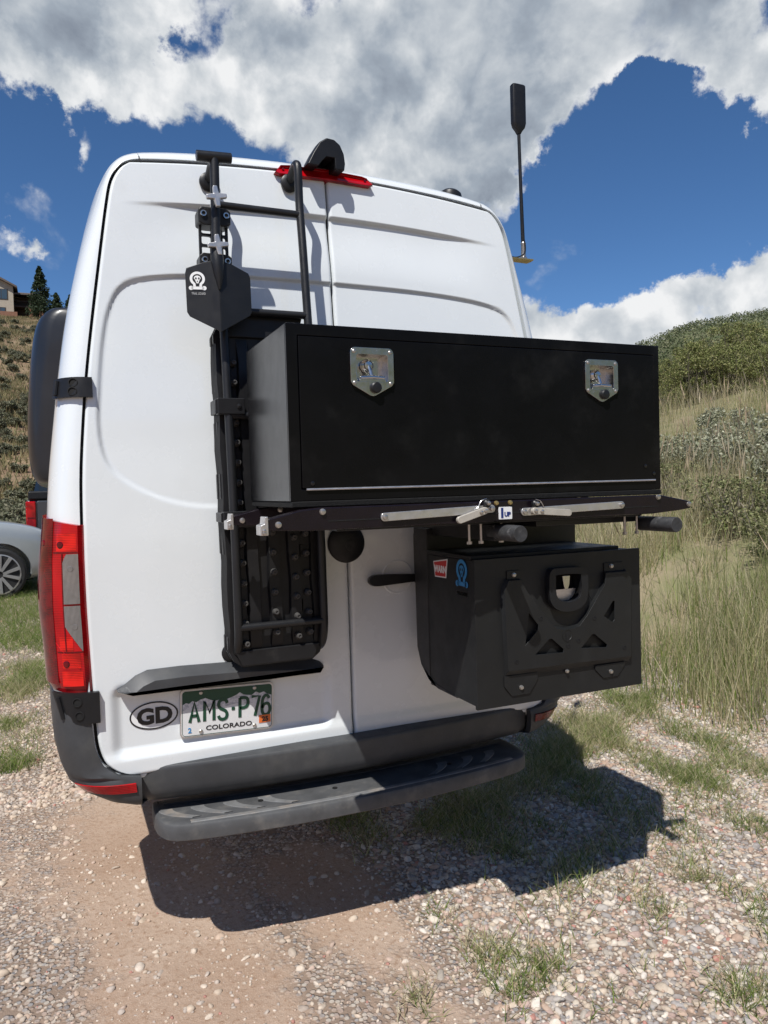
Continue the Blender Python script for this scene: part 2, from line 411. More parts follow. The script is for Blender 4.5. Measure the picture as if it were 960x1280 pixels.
# ---------------------------------------------------------------- mesh helpers
class MB:
    def __init__(self):
        self.v, self.f, self.m = [], [], []
        self.mi = 0

    def add(self, verts, faces):
        b = len(self.v)
        self.v.extend([tuple(map(float, p)) for p in verts])
        for fc in faces:
            self.f.append(tuple(i + b for i in fc))
            self.m.append(self.mi)
        return self

    def box(self, x0, x1, y0, y1, z0, z1, M=None):
        vs = [(x, y, z) for z in (z0, z1) for y in (y0, y1) for x in (x0, x1)]
        if M is not None:
            vs = [M @ Vector(p) for p in vs]
        return self.add(vs, [(0, 2, 3, 1), (4, 5, 7, 6), (0, 1, 5, 4), (2, 6, 7, 3), (0, 4, 6, 2), (1, 3, 7, 5)])

    def prism(self, pts, a0, a1, plane='XZ', holes=(), M=None):
        """Extrude a 2-D outline (with holes) between a0 and a1 along the third axis."""
        def P(p, a):
            q = {'XZ': (p[0], a, p[1]), 'XY': (p[0], p[1], a), 'YZ': (a, p[0], p[1])}[plane]
            return M @ Vector(q) if M is not None else q
        loops = [list(pts)] + [list(h) for h in holes]
        flat = [p for lp in loops for p in lp]
        n = len(flat)
        if len(loops) == 1:
            caps = [tuple(range(n))]
        else:
            caps = tessellate_polygon([[Vector((p[0], p[1], 0)) for p in lp] for lp in loops])
        vs = [P(p, a0) for p in flat] + [P(p, a1) for p in flat]
        fs = [tuple(c) for c in caps] + [tuple(i + n for i in reversed(c)) for c in caps]
        b = 0
        for lp in loops:
            k = len(lp)
            for i in range(k):
                j = (i + 1) % k
                fs.append((b + i, b + i + n, b + j + n, b + j))
            b += k
        return self.add(vs, fs)

    def cyl(self, p0, p1, r0, r1=None, n=16, caps=True):
        r1 = r0 if r1 is None else r1
        p0, p1 = Vector(p0), Vector(p1)
        ax = (p1 - p0).normalized()
        u = ax.orthogonal().normalized()
        w = ax.cross(u)
        vs = []
        for p, r in ((p0, r0), (p1, r1)):
            for i in range(n):
                a = 2 * math.pi * i / n
                vs.append(p + u * (r * math.cos(a)) + w * (r * math.sin(a)))
        fs = [(i, (i + 1) % n, n + (i + 1) % n, n + i) for i in range(n)]
        if caps:
            fs += [tuple(reversed(range(n))), tuple(range(n, 2 * n))]
        return self.add(vs, fs)

    def tube(self, path, r, n=12, rs=None):
        path = [Vector(p) for p in path]
        k = len(path)
        vs = []
        u = None
        for i, p in enumerate(path):
            t = (path[min(i + 1, k - 1)] - path[max(i - 1, 0)]).normalized()
            if u is None:
                u = t.orthogonal().normalized()
            else:
                u = (u - t * u.dot(t)).normalized()
            w = t.cross(u)
            rr = rs[i] if rs else r
            for j in range(n):
                a = 2 * math.pi * j / n
                vs.append(p + u * (rr * math.cos(a)) + w * (rr * math.sin(a)))
        fs = []
        for i in range(k - 1):
            for j in range(n):
                fs.append((i * n + j, i * n + (j + 1) % n, (i + 1) * n + (j + 1) % n, (i + 1) * n + j))
        fs += [tuple(reversed(range(n))), tuple(range((k - 1) * n, k * n))]
        return self.add(vs, fs)

    def grid(self, P, flip=False):
        """P: rows x cols x 3 array of points."""
        P = np.asarray(P)
        r, c = P.shape[:2]
        fs = []
        for i in range(r - 1):
            for j in range(c - 1):
                q = (i * c + j, i * c + j + 1, (i + 1) * c + j + 1, (i + 1) * c + j)
                fs.append(q[::-1] if flip else q)
        return self.add(P.reshape(-1, 3), fs)

    def lathe(self, prof, base, axis=(0, 0, 1), n=24):
        """prof: (radius, height) pairs along axis from base."""
        base, ax = Vector(base), Vector(axis).normalized()
        u = ax.orthogonal().normalized()
        w = ax.cross(u)
        vs = []
        for r, h in prof:
            for j in range(n):
                a = 2 * math.pi * j / n
                vs.append(base + ax * h + u * (r * math.cos(a)) + w * (r * math.sin(a)))
        fs = []
        for i in range(len(prof) - 1):
            for j in range(n):
                fs.append((i * n + j, i * n + (j + 1) % n, (i + 1) * n + (j + 1) % n, (i + 1) * n + j))
        fs += [tuple(reversed(range(n))), tuple(range((len(prof) - 1) * n, len(prof) * n))]
        return self.add(vs, fs)

    def build(self, name, m, parent=None, bevel=0.0, seg=2, sharp=32, smooth=True, label=None):
        me = bpy.data.meshes.new(name)
        me.from_pydata(self.v, [], self.f)
        ms = m if isinstance(m, (list, tuple)) else [m]
        for q in ms:
            me.materials.append(q)
        if len(ms) > 1:
            me.polygons.foreach_set('material_index', self.m)
        me.validate()
        import bmesh
        bm = bmesh.new()
        bm.from_mesh(me)
        bmesh.ops.recalc_face_normals(bm, faces=bm.faces)
        bm.to_mesh(me)
        bm.free()
        if smooth:
            me.polygons.foreach_set('use_smooth', [True] * len(me.polygons))
            me.set_sharp_from_angle(angle=math.radians(sharp))
        ob = bpy.data.objects.new(name, me)
        COL.objects.link(ob)
        if bevel > 0:
            bv = ob.modifiers.new('edge', 'BEVEL')
            bv.width = bevel
            bv.segments = seg
            bv.limit_method = 'ANGLE'
            bv.angle_limit = math.radians(sharp)
            bv.harden_normals = True
        if parent is not None:
            put(ob, parent)
        if label:
            ob['label'] = label
        return ob


def put(ob, parent):
    """Parent keeping the child's world-space coordinates."""
    ob.parent = parent
    t = parent
    loc = Vector()
    while t is not None:
        loc += t.location
        t = t.parent
    if parent.type == 'EMPTY':
        ob.matrix_parent_inverse = Matrix.Translation(-loc)


def thing(name, label, cat, loc=(0, 0, 0), group=None):
    o = bpy.data.objects.new(name, None)
    o.empty_display_size = 0.2
    COL.objects.link(o)
    o.location = loc
    return tag(o, label, cat, group)


def tag(o, label, cat, group=None):
    o['label'] = label
    o['category'] = cat
    if group:
        o['group'] = group
    return o


def structure(o):
    o['kind'] = 'structure'
    return o


def stuff(o):
    o['kind'] = 'stuff'
    return o


def arr_mesh(name, V, F, m, cols=None, smooth=False):
    """Fast mesh from numpy: V (n,3), F (k,3 or 4), cols (n,3)."""
    me = bpy.data.meshes.new(name)
    nv, nf, k = len(V), len(F), F.shape[1]
    me.vertices.add(nv)
    me.vertices.foreach_set('co', np.asarray(V, np.float32).ravel())
    me.loops.add(nf * k)
    me.loops.foreach_set('vertex_index', F.astype(np.int32).ravel())
    me.polygons.add(nf)
    me.polygons.foreach_set('loop_start', np.arange(0, nf * k, k, dtype=np.int32))
    me.polygons.foreach_set('loop_total', np.full(nf, k, np.int32))
    if smooth:
        me.polygons.foreach_set('use_smooth', np.ones(nf, bool))
    me.update(calc_edges=True)
    if cols is not None:
        a = me.color_attributes.new('Col', 'FLOAT_COLOR', 'POINT')
        c4 = np.ones((nv, 4), np.float32)
        c4[:, :3] = cols
        a.data.foreach_set('color', c4.ravel())
    me.materials.append(m)
    return me


def link(name, me, parent=None):
    o = bpy.data.objects.new(name, me)
    COL.objects.link(o)
    if parent is not None:
        put(o, parent)
    return o


def text_mb(mb, s, cx, cz, h, y, sx=1.0, bold=0.0, depth=0.0012, M=None, plane='XZ'):
    """Flat lettering on a vertical face: cap height h, centred on (cx, cz), at depth y."""
    cu = bpy.data.curves.new('lettering', 'FONT')
    cu.body = s
    cu.align_x = 'CENTER'
    cu.size = h / 0.70
    cu.offset = bold
    cu.extrude = depth / 2
    cu.resolution_u = 3
    ob = bpy.data.objects.new('lettering', cu)
    me = bpy.data.meshes.new_from_object(ob)
    vs = []
    for p in me.vertices:
        a, b, c = cx + p.co.x * sx, cz - h / 2 + p.co.y, p.co.z
        q = Vector((a, y - c, b)) if plane == 'XZ' else Vector((y - c, a, b))
        vs.append(M @ q if M is not None else q)
    mb.add(vs, [tuple(pl.vertices) for pl in me.polygons])
    bpy.data.objects.remove(ob)
    bpy.data.meshes.remove(me)
    bpy.data.curves.remove(cu)


def ell(cx, cz, rx, rz, n=32, a0=0.0, a1=2 * math.pi):
    return [(cx + rx * math.cos(a0 + (a1 - a0) * i / n), cz + rz * math.sin(a0 + (a1 - a0) * i / n)) for i in range(n)]


def rrect(x0, x1, z0, z1, r, n=5):
    out = []
    for cx, cz, a in ((x1 - r, z1 - r, 0), (x0 + r, z1 - r, 90), (x0 + r, z0 + r, 180), (x1 - r, z0 + r, 270)):
        for i in range(n + 1):
            t = math.radians(a + 90 * i / n)
            out.append((cx + r * math.cos(t), cz + r * math.sin(t)))
    return out


def ribbon(mb, pts, w, y, M=None, depth=0.0012):
    """A stroke of constant width drawn as a flat raised strip through pts (x, z)."""
    pts = [Vector((p[0], p[1])) for p in pts]
    n = len(pts)
    L, R = [], []
    for i, p in enumerate(pts):
        t = (pts[min(i + 1, n - 1)] - pts[max(i - 1, 0)]).normalized()
        s = Vector((-t.y, t.x)) * (w / 2)
        L.append(p + s)
        R.append(p - s)
    e0 = (pts[0] - pts[1]).normalized() * w * 0.35
    e1 = (pts[-1] - pts[-2]).normalized() * w * 0.35
    poly = L + [pts[-1] + e1 + (L[-1] - pts[-1]) * .6, pts[-1] + e1 + (R[-1] - pts[-1]) * .6] + R[::-1] + \
        [pts[0] + e0 + (R[0] - pts[0]) * .6, pts[0] + e0 + (L[0] - pts[0]) * .6]
    # quads strip to stay valid for curved strokes
    vs, fs = [], []
    for i in range(n):
        for q in (L[i], R[i]):
            for yy in (y - depth, y):
                v = Vector((q.x, yy, q.y))
                vs.append(M @ v if M is not None else v)
    for i in range(n - 1):
        a, b = 4 * i, 4 * (i + 1)
        fs += [(a, a + 2, b + 2, b), (a, b, b + 1, a + 1), (a + 2, a + 3, b + 3, b + 2)]
    fs += [(0, 1, 3, 2), (4 * n - 4, 4 * n - 2, 4 * n - 1, 4 * n - 3)]
    mb.add(vs, fs)


def catmull(pts, k=8, closed=False):
    P = [np.array(p, float) for p in pts]
    n = len(P)
    out = []
    rng = range(n) if closed else range(n - 1)
    for i in rng:
        p0 = P[(i - 1) % n] if closed or i > 0 else 2 * P[0] - P[1]
        p1, p2 = P[i], P[(i + 1) % n]
        p3 = P[(i + 2) % n] if closed or i + 2 < n else 2 * P[-1] - P[-2]
        for j in range(k):
            t = j / k
            out.append(0.5 * (2 * p1 + (p2 - p0) * t + (2 * p0 - 5 * p1 + 4 * p2 - p3) * t * t + (3 * p1 - p0 - 3 * p2 + p3) * t ** 3))
    if not closed:
        out.append(P[-1])
    return [tuple(p) for p in out]


def sstep(a, b, x):
    t = np.clip((x - a) / (b - a), 0, 1)
    return t * t * (3 - 2 * t)


# ================================================================ GROUND
def lumps(x, y, f, seed):
    r = np.random.default_rng(seed)
    z = 0
    for i in range(5):
        a = r.uniform(0, 2 * math.pi, 3)
        z = z + np.sin(x * f * math.cos(a[0]) * (1 + .4 * i) + y * f * math.sin(a[0]) * (1 + .4 * i) + a[1]) / (1 + .5 * i)
    return z / 2.6


def terr(x, y):
    x = np.asarray(x, float)
    y = np.asarray(y, float)
    z = 0.036 * np.clip(y - 2.0, 0, 26)
    # bank on the right
    b = np.clip(x - 2.75 - 0.12 * np.sin(y * 1.1), 0, None)
    bank = 0.30 * (np.sqrt(b * b + 0.16) - 0.4)
    bank = np.where(b > 15.5, 0.30 * 15.1 + (b - 15.5) * 0.10, bank)
    bank = bank * sstep(-30, -8, y) + 0.10 * sstep(0.3, 3, b) * lumps(x, y, 1.3, 3)
    z = z + bank
    # far wooded hill, right and ahead
    s = (x + y) * 0.7071
    far = 29 * sstep(60, 290, s) * sstep(-40, 120, x) + 3.0 * sstep(80, 200, s) * lumps(x, y, 0.03, 5)
    z = z + far * sstep(20, 90, x) * sstep(0.45, 1.1, x / np.maximum(y, 1.0))
    # steep slope ahead on the left, with a shelf for the house
    w = 1 - sstep(6, 24, x - 0.08 * y)
    h = 0.279 * np.clip(y - 27, 0, 113) + 0.03 * np.clip(y - 140, 0, 200)
    h = h + 0.45 * sstep(30, 50, y) * lumps(x, y, 0.35, 9) + 0.9 * sstep(35, 60, y) * (1 - sstep(110, 135, y)) * lumps(x, y, 0.09, 11)
    z = z + h * w
    # unseen hills behind the camera, raised to darken reflections and fill
    z = z + 78 * sstep(35, 320, -y)
    z = z + 25 * sstep(60, 300, -x)
    near = 1 - sstep(6, 25, np.hypot(x, y))
    z = z + near * (0.016 * lumps(x, y, 2.1, 21) + 0.007 * lumps(x, y, 6.5, 22))
    return z


def gravel_amount(x, y):
    """How stony the ground is: bare reddish dirt in two worn wheel tracks, gravel elsewhere."""
    n = lumps(x, y, 1.7, 31) * .55 + lumps(x, y, 4.5, 32) * .45
    t1 = np.exp(-((x + 0.62 + 0.10 * np.sin(y * 1.3)) / 0.30) ** 2)
    t2 = np.exp(-((x - 0.06 + 0.1 * np.sin(y * 1.7 + 1)) / 0.20) ** 2) * (1 - sstep(0.35, 0.9, y))
    g = 0.80 - 0.58 * np.maximum(t1, t2 * .9) + 0.46 * n
    g = g + 0.45 * sstep(0.25, 0.6, x)
    return np.clip(g, 0, 1)


def axis(lo, hi, n0, n1, step, far, k):
    core = np.arange(n0, n1 + 1e-6, step)
    up, dn = [n1], [n0]
    s = step
    while up[-1] < hi:
        s *= k
        up.append(up[-1] + s)
    s = step
    while dn[-1] > lo:
        s *= k
        dn.append(dn[-1] - s)
    return np.concatenate([np.array(dn[1:][::-1]), core, np.array(up[1:])])


def build_ground():
    xs = axis(-700, 700, -2.4, 5.0, 0.06, 0, 1.075)
    ys = axis(-600, 900, -1.6, 4.4, 0.06, 0, 1.075)
    X, Y = np.meshgrid(xs, ys)
    Z = terr(X, Y)
    V = np.stack([X, Y, Z], -1).reshape(-1, 3)
    r, c = X.shape
    i = np.arange(r * c).reshape(r, c)
    F = np.stack([i[:-1, :-1], i[:-1, 1:], i[1:, 1:], i[1:, :-1]], -1).reshape(-1, 4)
    zone = np.zeros((r * c, 3))
    x, y = V[:, 0], V[:, 1]
    zone[:, 0] = gravel_amount(x, y) * (1 - sstep(14, 26, np.hypot(x, y))) * (1 - sstep(3.1, 4.0, x))
    zone[:, 1] = sstep(12.5, 15, y) * (1 - sstep(6, 24, x - 0.08 * y))
    zone[:, 2] = sstep(2.9, 4.2, x + 0.2 * lumps(x, y, 2.0, 41)) * (1 - zone[:, 1])
    m = bpy.data.materials.new('dirt_and_gravel')
    m.use_nodes = True
    t = NT(m.node_tree)
    bs = t.n('ShaderNodeBsdfPrincipled')
    o = t.n('ShaderNodeOutputMaterial')
    t.l(bs.outputs[0], o.inputs[0])
    bs.inputs['Roughness'].default_value = 0.93
    bs.inputs['Specular IOR Level'].default_value = 0.2
    tc = t.n('ShaderNodeTexCoord').outputs['Object']
    at = t.n('ShaderNodeAttribute', attribute_name='Col')
    sp = t.n('ShaderNodeSeparateColor')
    t.l(at.outputs['Color'], sp.inputs[0])
    n_lo = t.noise(tc, 1.6, 6, 0.6)
    n_hi = t.noise(tc, 45, 5, 0.65)
    n_gr = t.noise(tc, 260, 3, 0.6)
    dirt = t.mix(t.maprange(n_lo.outputs[0], 0.35, 0.68), (0.355, 0.248, 0.178), (0.43, 0.325, 0.248))
    dirt = t.mix(t.maprange(n_hi.outputs[0], 0.46, 0.74), dirt, (0.275, 0.175, 0.115))
    dirt = t.mix(t.maprange(n_gr.outputs[0], 0.55, 0.70), dirt, (0.52, 0.42, 0.33))
    vo = t.n('ShaderNodeTexVoronoi')
    vo.inputs['Scale'].default_value = 58
    t.l(tc, vo.inputs['Vector'])
    rmp = t.n('ShaderNodeValToRGB')
    els = rmp.color_ramp.elements
    els[0].position, els[0].color = 0.0, (0.20, 0.19, 0.19, 1)
    els[1].position, els[1].color = 1.0, (0.50, 0.44, 0.37, 1)
    for p, cc in ((.25, (0.33, 0.31, 0.29)), (.5, (0.38, 0.29, 0.235)), (.75, (0.43, 0.38, 0.32))):
        els.new(p).color = (*cc, 1)
    sv = t.n('ShaderNodeSeparateColor')
    t.l(vo.outputs['Color'], sv.inputs[0])
    t.l(sv.outputs[0], rmp.inputs[0])
    stone_m = t.maprange(vo.outputs['Distance'], 0.62, 0.38)
    gravel = t.mix(stone_m, (0.25, 0.185, 0.14), rmp.outputs[0])
    n_br = t.noise(tc, 9, 5, 0.6)
    gfac = t.maprange(t.math('ADD', sp.outputs[0], t.math('MULTIPLY', t.math('SUBTRACT', n_br.outputs[0], 0.5), 0.9)), 0.35, 0.75)
    col = t.mix(gfac, dirt, gravel)
    # slope: reddish soil with dry grass
    h1 = t.noise(tc, 0.35, 8, 0.65)
    h2 = t.noise(tc, 1.6, 6, 0.6)
    soil = t.mix(t.maprange(h1.outputs[0], 0.38, 0.62), (0.20, 0.125, 0.085), (0.255, 0.185, 0.115))
    soil = t.mix(t.maprange(h2.outputs[0], 0.50, 0.66), soil, (0.165, 0.15, 0.075))
    col = t.mix(sp.outputs[1], col, soil)
    h3 = t.noise(tc, 0.12, 8, 0.65)
    bank = t.mix(t.maprange(h2.outputs[0], 0.4, 0.6), (0.27, 0.225, 0.145), (0.20, 0.195, 0.10))
    wood = t.mix(t.maprange(h3.outputs[0], 0.42, 0.58), (0.075, 0.10, 0.04), (0.15, 0.15, 0.075))
    geo = t.n('ShaderNodeSeparateXYZ')
    t.l(tc, geo.inputs[0])
    bank = t.mix(t.maprange(geo.outputs[0], 24, 50), bank, wood)
    col = t.mix(sp.outputs[2], col, bank)
    t.l(col, bs.inputs['Base Color'])
    hgt = t.math('ADD', t.math('MULTIPLY', n_hi.outputs[0], 0.5), t.math('MULTIPLY', t.math('MULTIPLY', stone_m, gfac), 0.55))
    hgt = t.math('ADD', hgt, t.math('MULTIPLY', n_gr.outputs[0], 0.18))
    bp = t.n('ShaderNodeBump')
    bp.inputs['Strength'].default_value = 0.7
    bp.inputs['Distance'].default_value = 0.018
    t.l(hgt, bp.inputs['Height'])
    t.l(bp.outputs[0], bs.inputs['Normal'])
    me = arr_mesh('ground', V, F, m, zone, smooth=True)
    structure(link('ground', me))


build_ground()

# ================================================================ VAN
_zt = np.linspace(0.3, 3.0, 271)
_yt = np.interp(_zt, [0.3, 1.0, 1.4, 1.8, 2.2, 2.5, 2.75, 3.0], [0.0, 0.0, 0.006, 0.032, 0.07, 0.098, 0.128, 0.17])
_k = np.exp(-np.linspace(-2, 2, 31) ** 2)
_yt = np.convolve(np.pad(_yt, 15, 'edge'), _k / _k.sum(), 'valid')


def door_y(z):
    return np.interp(z, _zt, _yt)


D_OUT = np.array([(.74, .655), (.80, .668), (.845, .703), (.866, .76), (.873, .84), (.880, .98), (.887, 1.2), (.888, 1.36),
                  (.884, 1.6), (.869, 1.80), (.853, 1.95), (.830, 2.12), (.797, 2.34), (.772, 2.50), (.755, 2.58), (.728, 2.63), (.69, 2.66)])
D_TOP = [(.62, 2.675), (.45, 2.692), (.2, 2.706), (0, 2.710)]
B_OUT = np.array([(.80, .60), (.86, .612), (.91, .66), (.935, .74), (.962, .86), (.989, .965), (.993, 1.2), (.990, 1.36),
                  (.974, 1.6), (.951, 1.80), (.930, 1.96), (.901, 2.14), (.850, 2.37), (.808, 2.54), (.780, 2.62), (.745, 2.685), (.695, 2.725)])
B_TOP = [(.62, 2.748), (.45, 2.772), (.2, 2.786), (0, 2.790)]


def x_door(z):
    return np.interp(z, D_OUT[:, 1], D_OUT[:, 0])


def x_body(z):
    return np.interp(z, B_OUT[:, 1], B_OUT[:, 0])


def pillar(z, t, off=0.0, fwd=0.0, side=-1, y0=None, xi=None):
    """Point on the rounded rear corner: t=0 at the door gap, t=1 on the flank."""
    xd = x_door(z) if xi is None else xi
    xb = x_body(z)
    a = t * math.pi / 2
    yb = door_y(z) if y0 is None else y0
    x = xd + (xb - xd) * math.sin(a)
    y = yb + 0.13 * (1 - math.cos(a)) + fwd
    # outward offset
    nx, ny = math.sin(a), -math.cos(a)
    return (side * (x + off * nx), y + off * ny, z)


van = thing('cargo_van', 'white high-roof camper van seen from behind with rear ladder and black boxes', 'van', (0, 3.0, 0))


def build_body():
    mb = MB()
    half_d = [tuple(p) for p in D_OUT] + D_TOP
    half_b = [tuple(p) for p in B_OUT] + B_TOP
    hd = catmull(half_d, 5)
    hb = catmull(half_b, 5)
    ring_d = [(x, z) for x, z in hd] + [(-x, z) for x, z in hd[-2::-1]]
    ring_b = [(x, z) for x, z in hb] + [(-x, z) for x, z in hb[-2::-1]]
    n = len(ring_d)
    rows = []
    rows.append([(x, door_y(z) + 0.05, z) for x, z in ring_d])
    rows.append([(x, door_y(z) + 0.006, z) for x, z in ring_d])
    steps = 9
    for i in range(steps + 1):
        a = (i / steps) * math.pi / 2
        rw = []
        for (xd, zd), (xb, zb) in zip(ring_d, ring_b):
            top = sstep(2.3, 2.72, zb)
            dy = 0.13 + 0.17 * top
            yy = door_y(zd) + dy * (1 - math.cos(a))
            rw.append((xd + (xb - xd) * math.sin(a), yy, zd + (zb - zd) * math.sin(a)))
        rows.append(rw)

    def sect(y, cap, wscale=1.0):
        return [(x * wscale, y, min(z, cap) if z > 0.6 else z) for x, z in ring_b]
    for y in (0.6, 1.2, 2.2, 3.2, 4.2):
        rows.append(sect(y, 9))
    rows.append(sect(4.6, 2.55, 0.985))
    rows.append(sect(5.15, 1.75, 0.96))
    rows.append(sect(5.4, 1.32, 0.95))
    rows.append(sect(5.9, 1.12, 0.90))
    rows.append(sect(6.05, 0.95, 0.84))
    mb.grid(np.array(rows), flip=False)
    c = len(rows) - 1
    mb.add([], [])
    base = c * n
    mb.f.append(tuple(range(base, base + n)))
    mb.m.append(0)
    # underside
    k = len(rows)
    for i in range(k - 1):
        mb.f.append((i * n, (i + 1) * n, (i + 1) * n + n - 1, i * n + n - 1))
        mb.m.append(0)
    body = mb.build('body', PAINT, van, sharp=40)
    # black rubber behind the door gaps
    sb = MB()
    P = []
    for x, z in hd:
        P.append([(s * (x + 0.012), door_y(z) + 0.028, z) for s in np.linspace(-1, 1, 9)])
    sb.grid(np.array(P))
    sb.build('door_seal', SEAL, van)
    # thin joint lines in the roof corners
    for s in (-1, 1):
        jb = MB()
        pts = []
        for i in range(10):
            a = (i / 9) * math.pi / 2
            zd, zb = 2.664, 2.736
            pts.append((s * (.655 + .01 * math.sin(a)), door_y(zd) + .295 * (1 - math.cos(a)) - .001, zd + (zb - zd) * math.sin(a) + 0.0008))
        jb.tube(pts, 0.0022, 6)
        jb.build('roof_joint', SEAL, body)
    return body


def seg_dist(px, pz, poly):
    d = np.full(px.shape, 1e9)
    inside = np.zeros(px.shape, bool)
    n = len(poly)
    for i in range(n):
        ax, az = poly[i]
        bx, bz = poly[(i + 1) % n]
        ex, ez = bx - ax, bz - az
        t = np.clip(((px - ax) * ex + (pz - az) * ez) / (ex * ex + ez * ez + 1e-12), 0, 1)
        d = np.minimum(d, np.hypot(px - ax - t * ex, pz - az - t * ez))
        cond = ((az > pz) != (bz > pz)) & (px < (bx - ax) * (pz - az) / (bz - az + 1e-12) + ax)
        inside ^= cond
    return np.where(inside, -d, d)


_half = [(0.0, 2.306), (.30, 2.302), (.52, 2.290), (.66, 2.270), (.735, 2.235), (.775, 2.165), (.80, 2.06), (.818, 1.90), (.824, 1.76),
         (.805, 1.66), (.755, 1.600), (.66, 1.545), (.55, 1.512), (.43, 1.503), (.2, 1.50), (0, 1.50)]
PANEL = catmull(_half, 5)
PANEL = PANEL + [(-x, z) for x, z in PANEL[-2:0:-1]]
PLATE_WELL = rrect(-.825, -.075, .705, .955, .045)


def door_surface(x, z, side):
    y = door_y(z)
    # creased shelf near the top, fading out towards the edges
    zc = 2.551 - 0.035 * (np.abs(x) / .72) ** 2
    t = zc - z
    amp = 0.015 * (1 - sstep(.42, .74, np.abs(x)))
    y = y + amp * sstep(-0.003, 0.013, t) * (1 - sstep(0.03, 0.22, t))
    # pressed window panel
    sd = seg_dist(x, z, PANEL)
    rec = 0.0095 * (1 - sstep(-0.011, 0.002, sd))
    deep = 1 - 0.55 * sstep(1.75, 1.5, z)
    y = y + rec * deep * np.where(z < 1.9, 1 - .5 * sstep(.1, .4, 0 * x), 1)
    if side < 0:
        sd = seg_dist(x, z, PLATE_WELL)
        y = y + 0.017 * (1 - sstep(-0.04, 0.0, sd))
    # crease above the sill
    y = y - 0.006 * sstep(0.74, 0.70, z)
    return y


def build_door(side):
    hd = catmull([tuple(p) for p in D_OUT], 4)
    zs = np.array([p[1] for p in hd])
    xs = np.array([p[0] for p in hd])
    extra = np.arange(0.66, 2.655, 0.0075)
    zz = np.unique(np.round(np.concatenate([zs, extra, 2.26 + np.arange(0, .06, .004), 2.5 + np.arange(0, .07, .004)]), 4))
    xe = np.interp(zz, zs, xs) - 0.0095
    us = np.concatenate([np.linspace(0, .012, 4)[:-1], np.linspace(.012, .985, 132)[:-1], np.linspace(.985, 1, 5)])
    R, C = len(zz), len(us)
    X = np.zeros((R, C))
    Z = np.zeros((R, C))
    for i, (z, x) in enumerate(zip(zz, xe)):
        zs_ = 0.658 + (z - 0.655) * (2.706 - 0.658) / (2.66 - 0.655)
        X[i] = 0.0042 + us * (x - 0.0042)
        Z[i] = zs_ + (z - zs_) * us ** 2
    Z[-1] -= 0.004
    Y = door_surface(side * X, Z, side)
    # rolled edges
    edge = np.minimum(X - 0.0042, (xe[:, None] - X))
    edge = np.minimum(edge, Z - Z[0][None, :])
    edge = np.minimum(edge, Z[-1][None, :] - Z)
    Y = Y + 0.007 * (1 - np.clip(edge / 0.009, 0, 1)) ** 2
    mb = MB()
    mb.grid(np.stack([side * X, Y, Z], -1), flip=(side > 0))
    # returned edge, 25 mm deep
    loop = [(i, 0) for i in range(R)] + [(R - 1, j) for j in range(1, C)] + [(i, C - 1) for i in range(R - 2, -1, -1)] + [(0, j) for j in range(C - 2, 0, -1)]
    b = len(mb.v)
    for i, j in loop:
        v = mb.v[i * C + j]
        mb.v.append((v[0], v[1] + 0.022, v[2]))
    n = len(loop)
    for k in range(n):
        i, j = loop[k]
        i2, j2 = loop[(k + 1) % n]
        mb.f.append((i * C + j, i2 * C + j2, b + (k + 1) % n, b + k))
        mb.m.append(0)
    return mb.build('rear_door', PAINT, van, sharp=50)


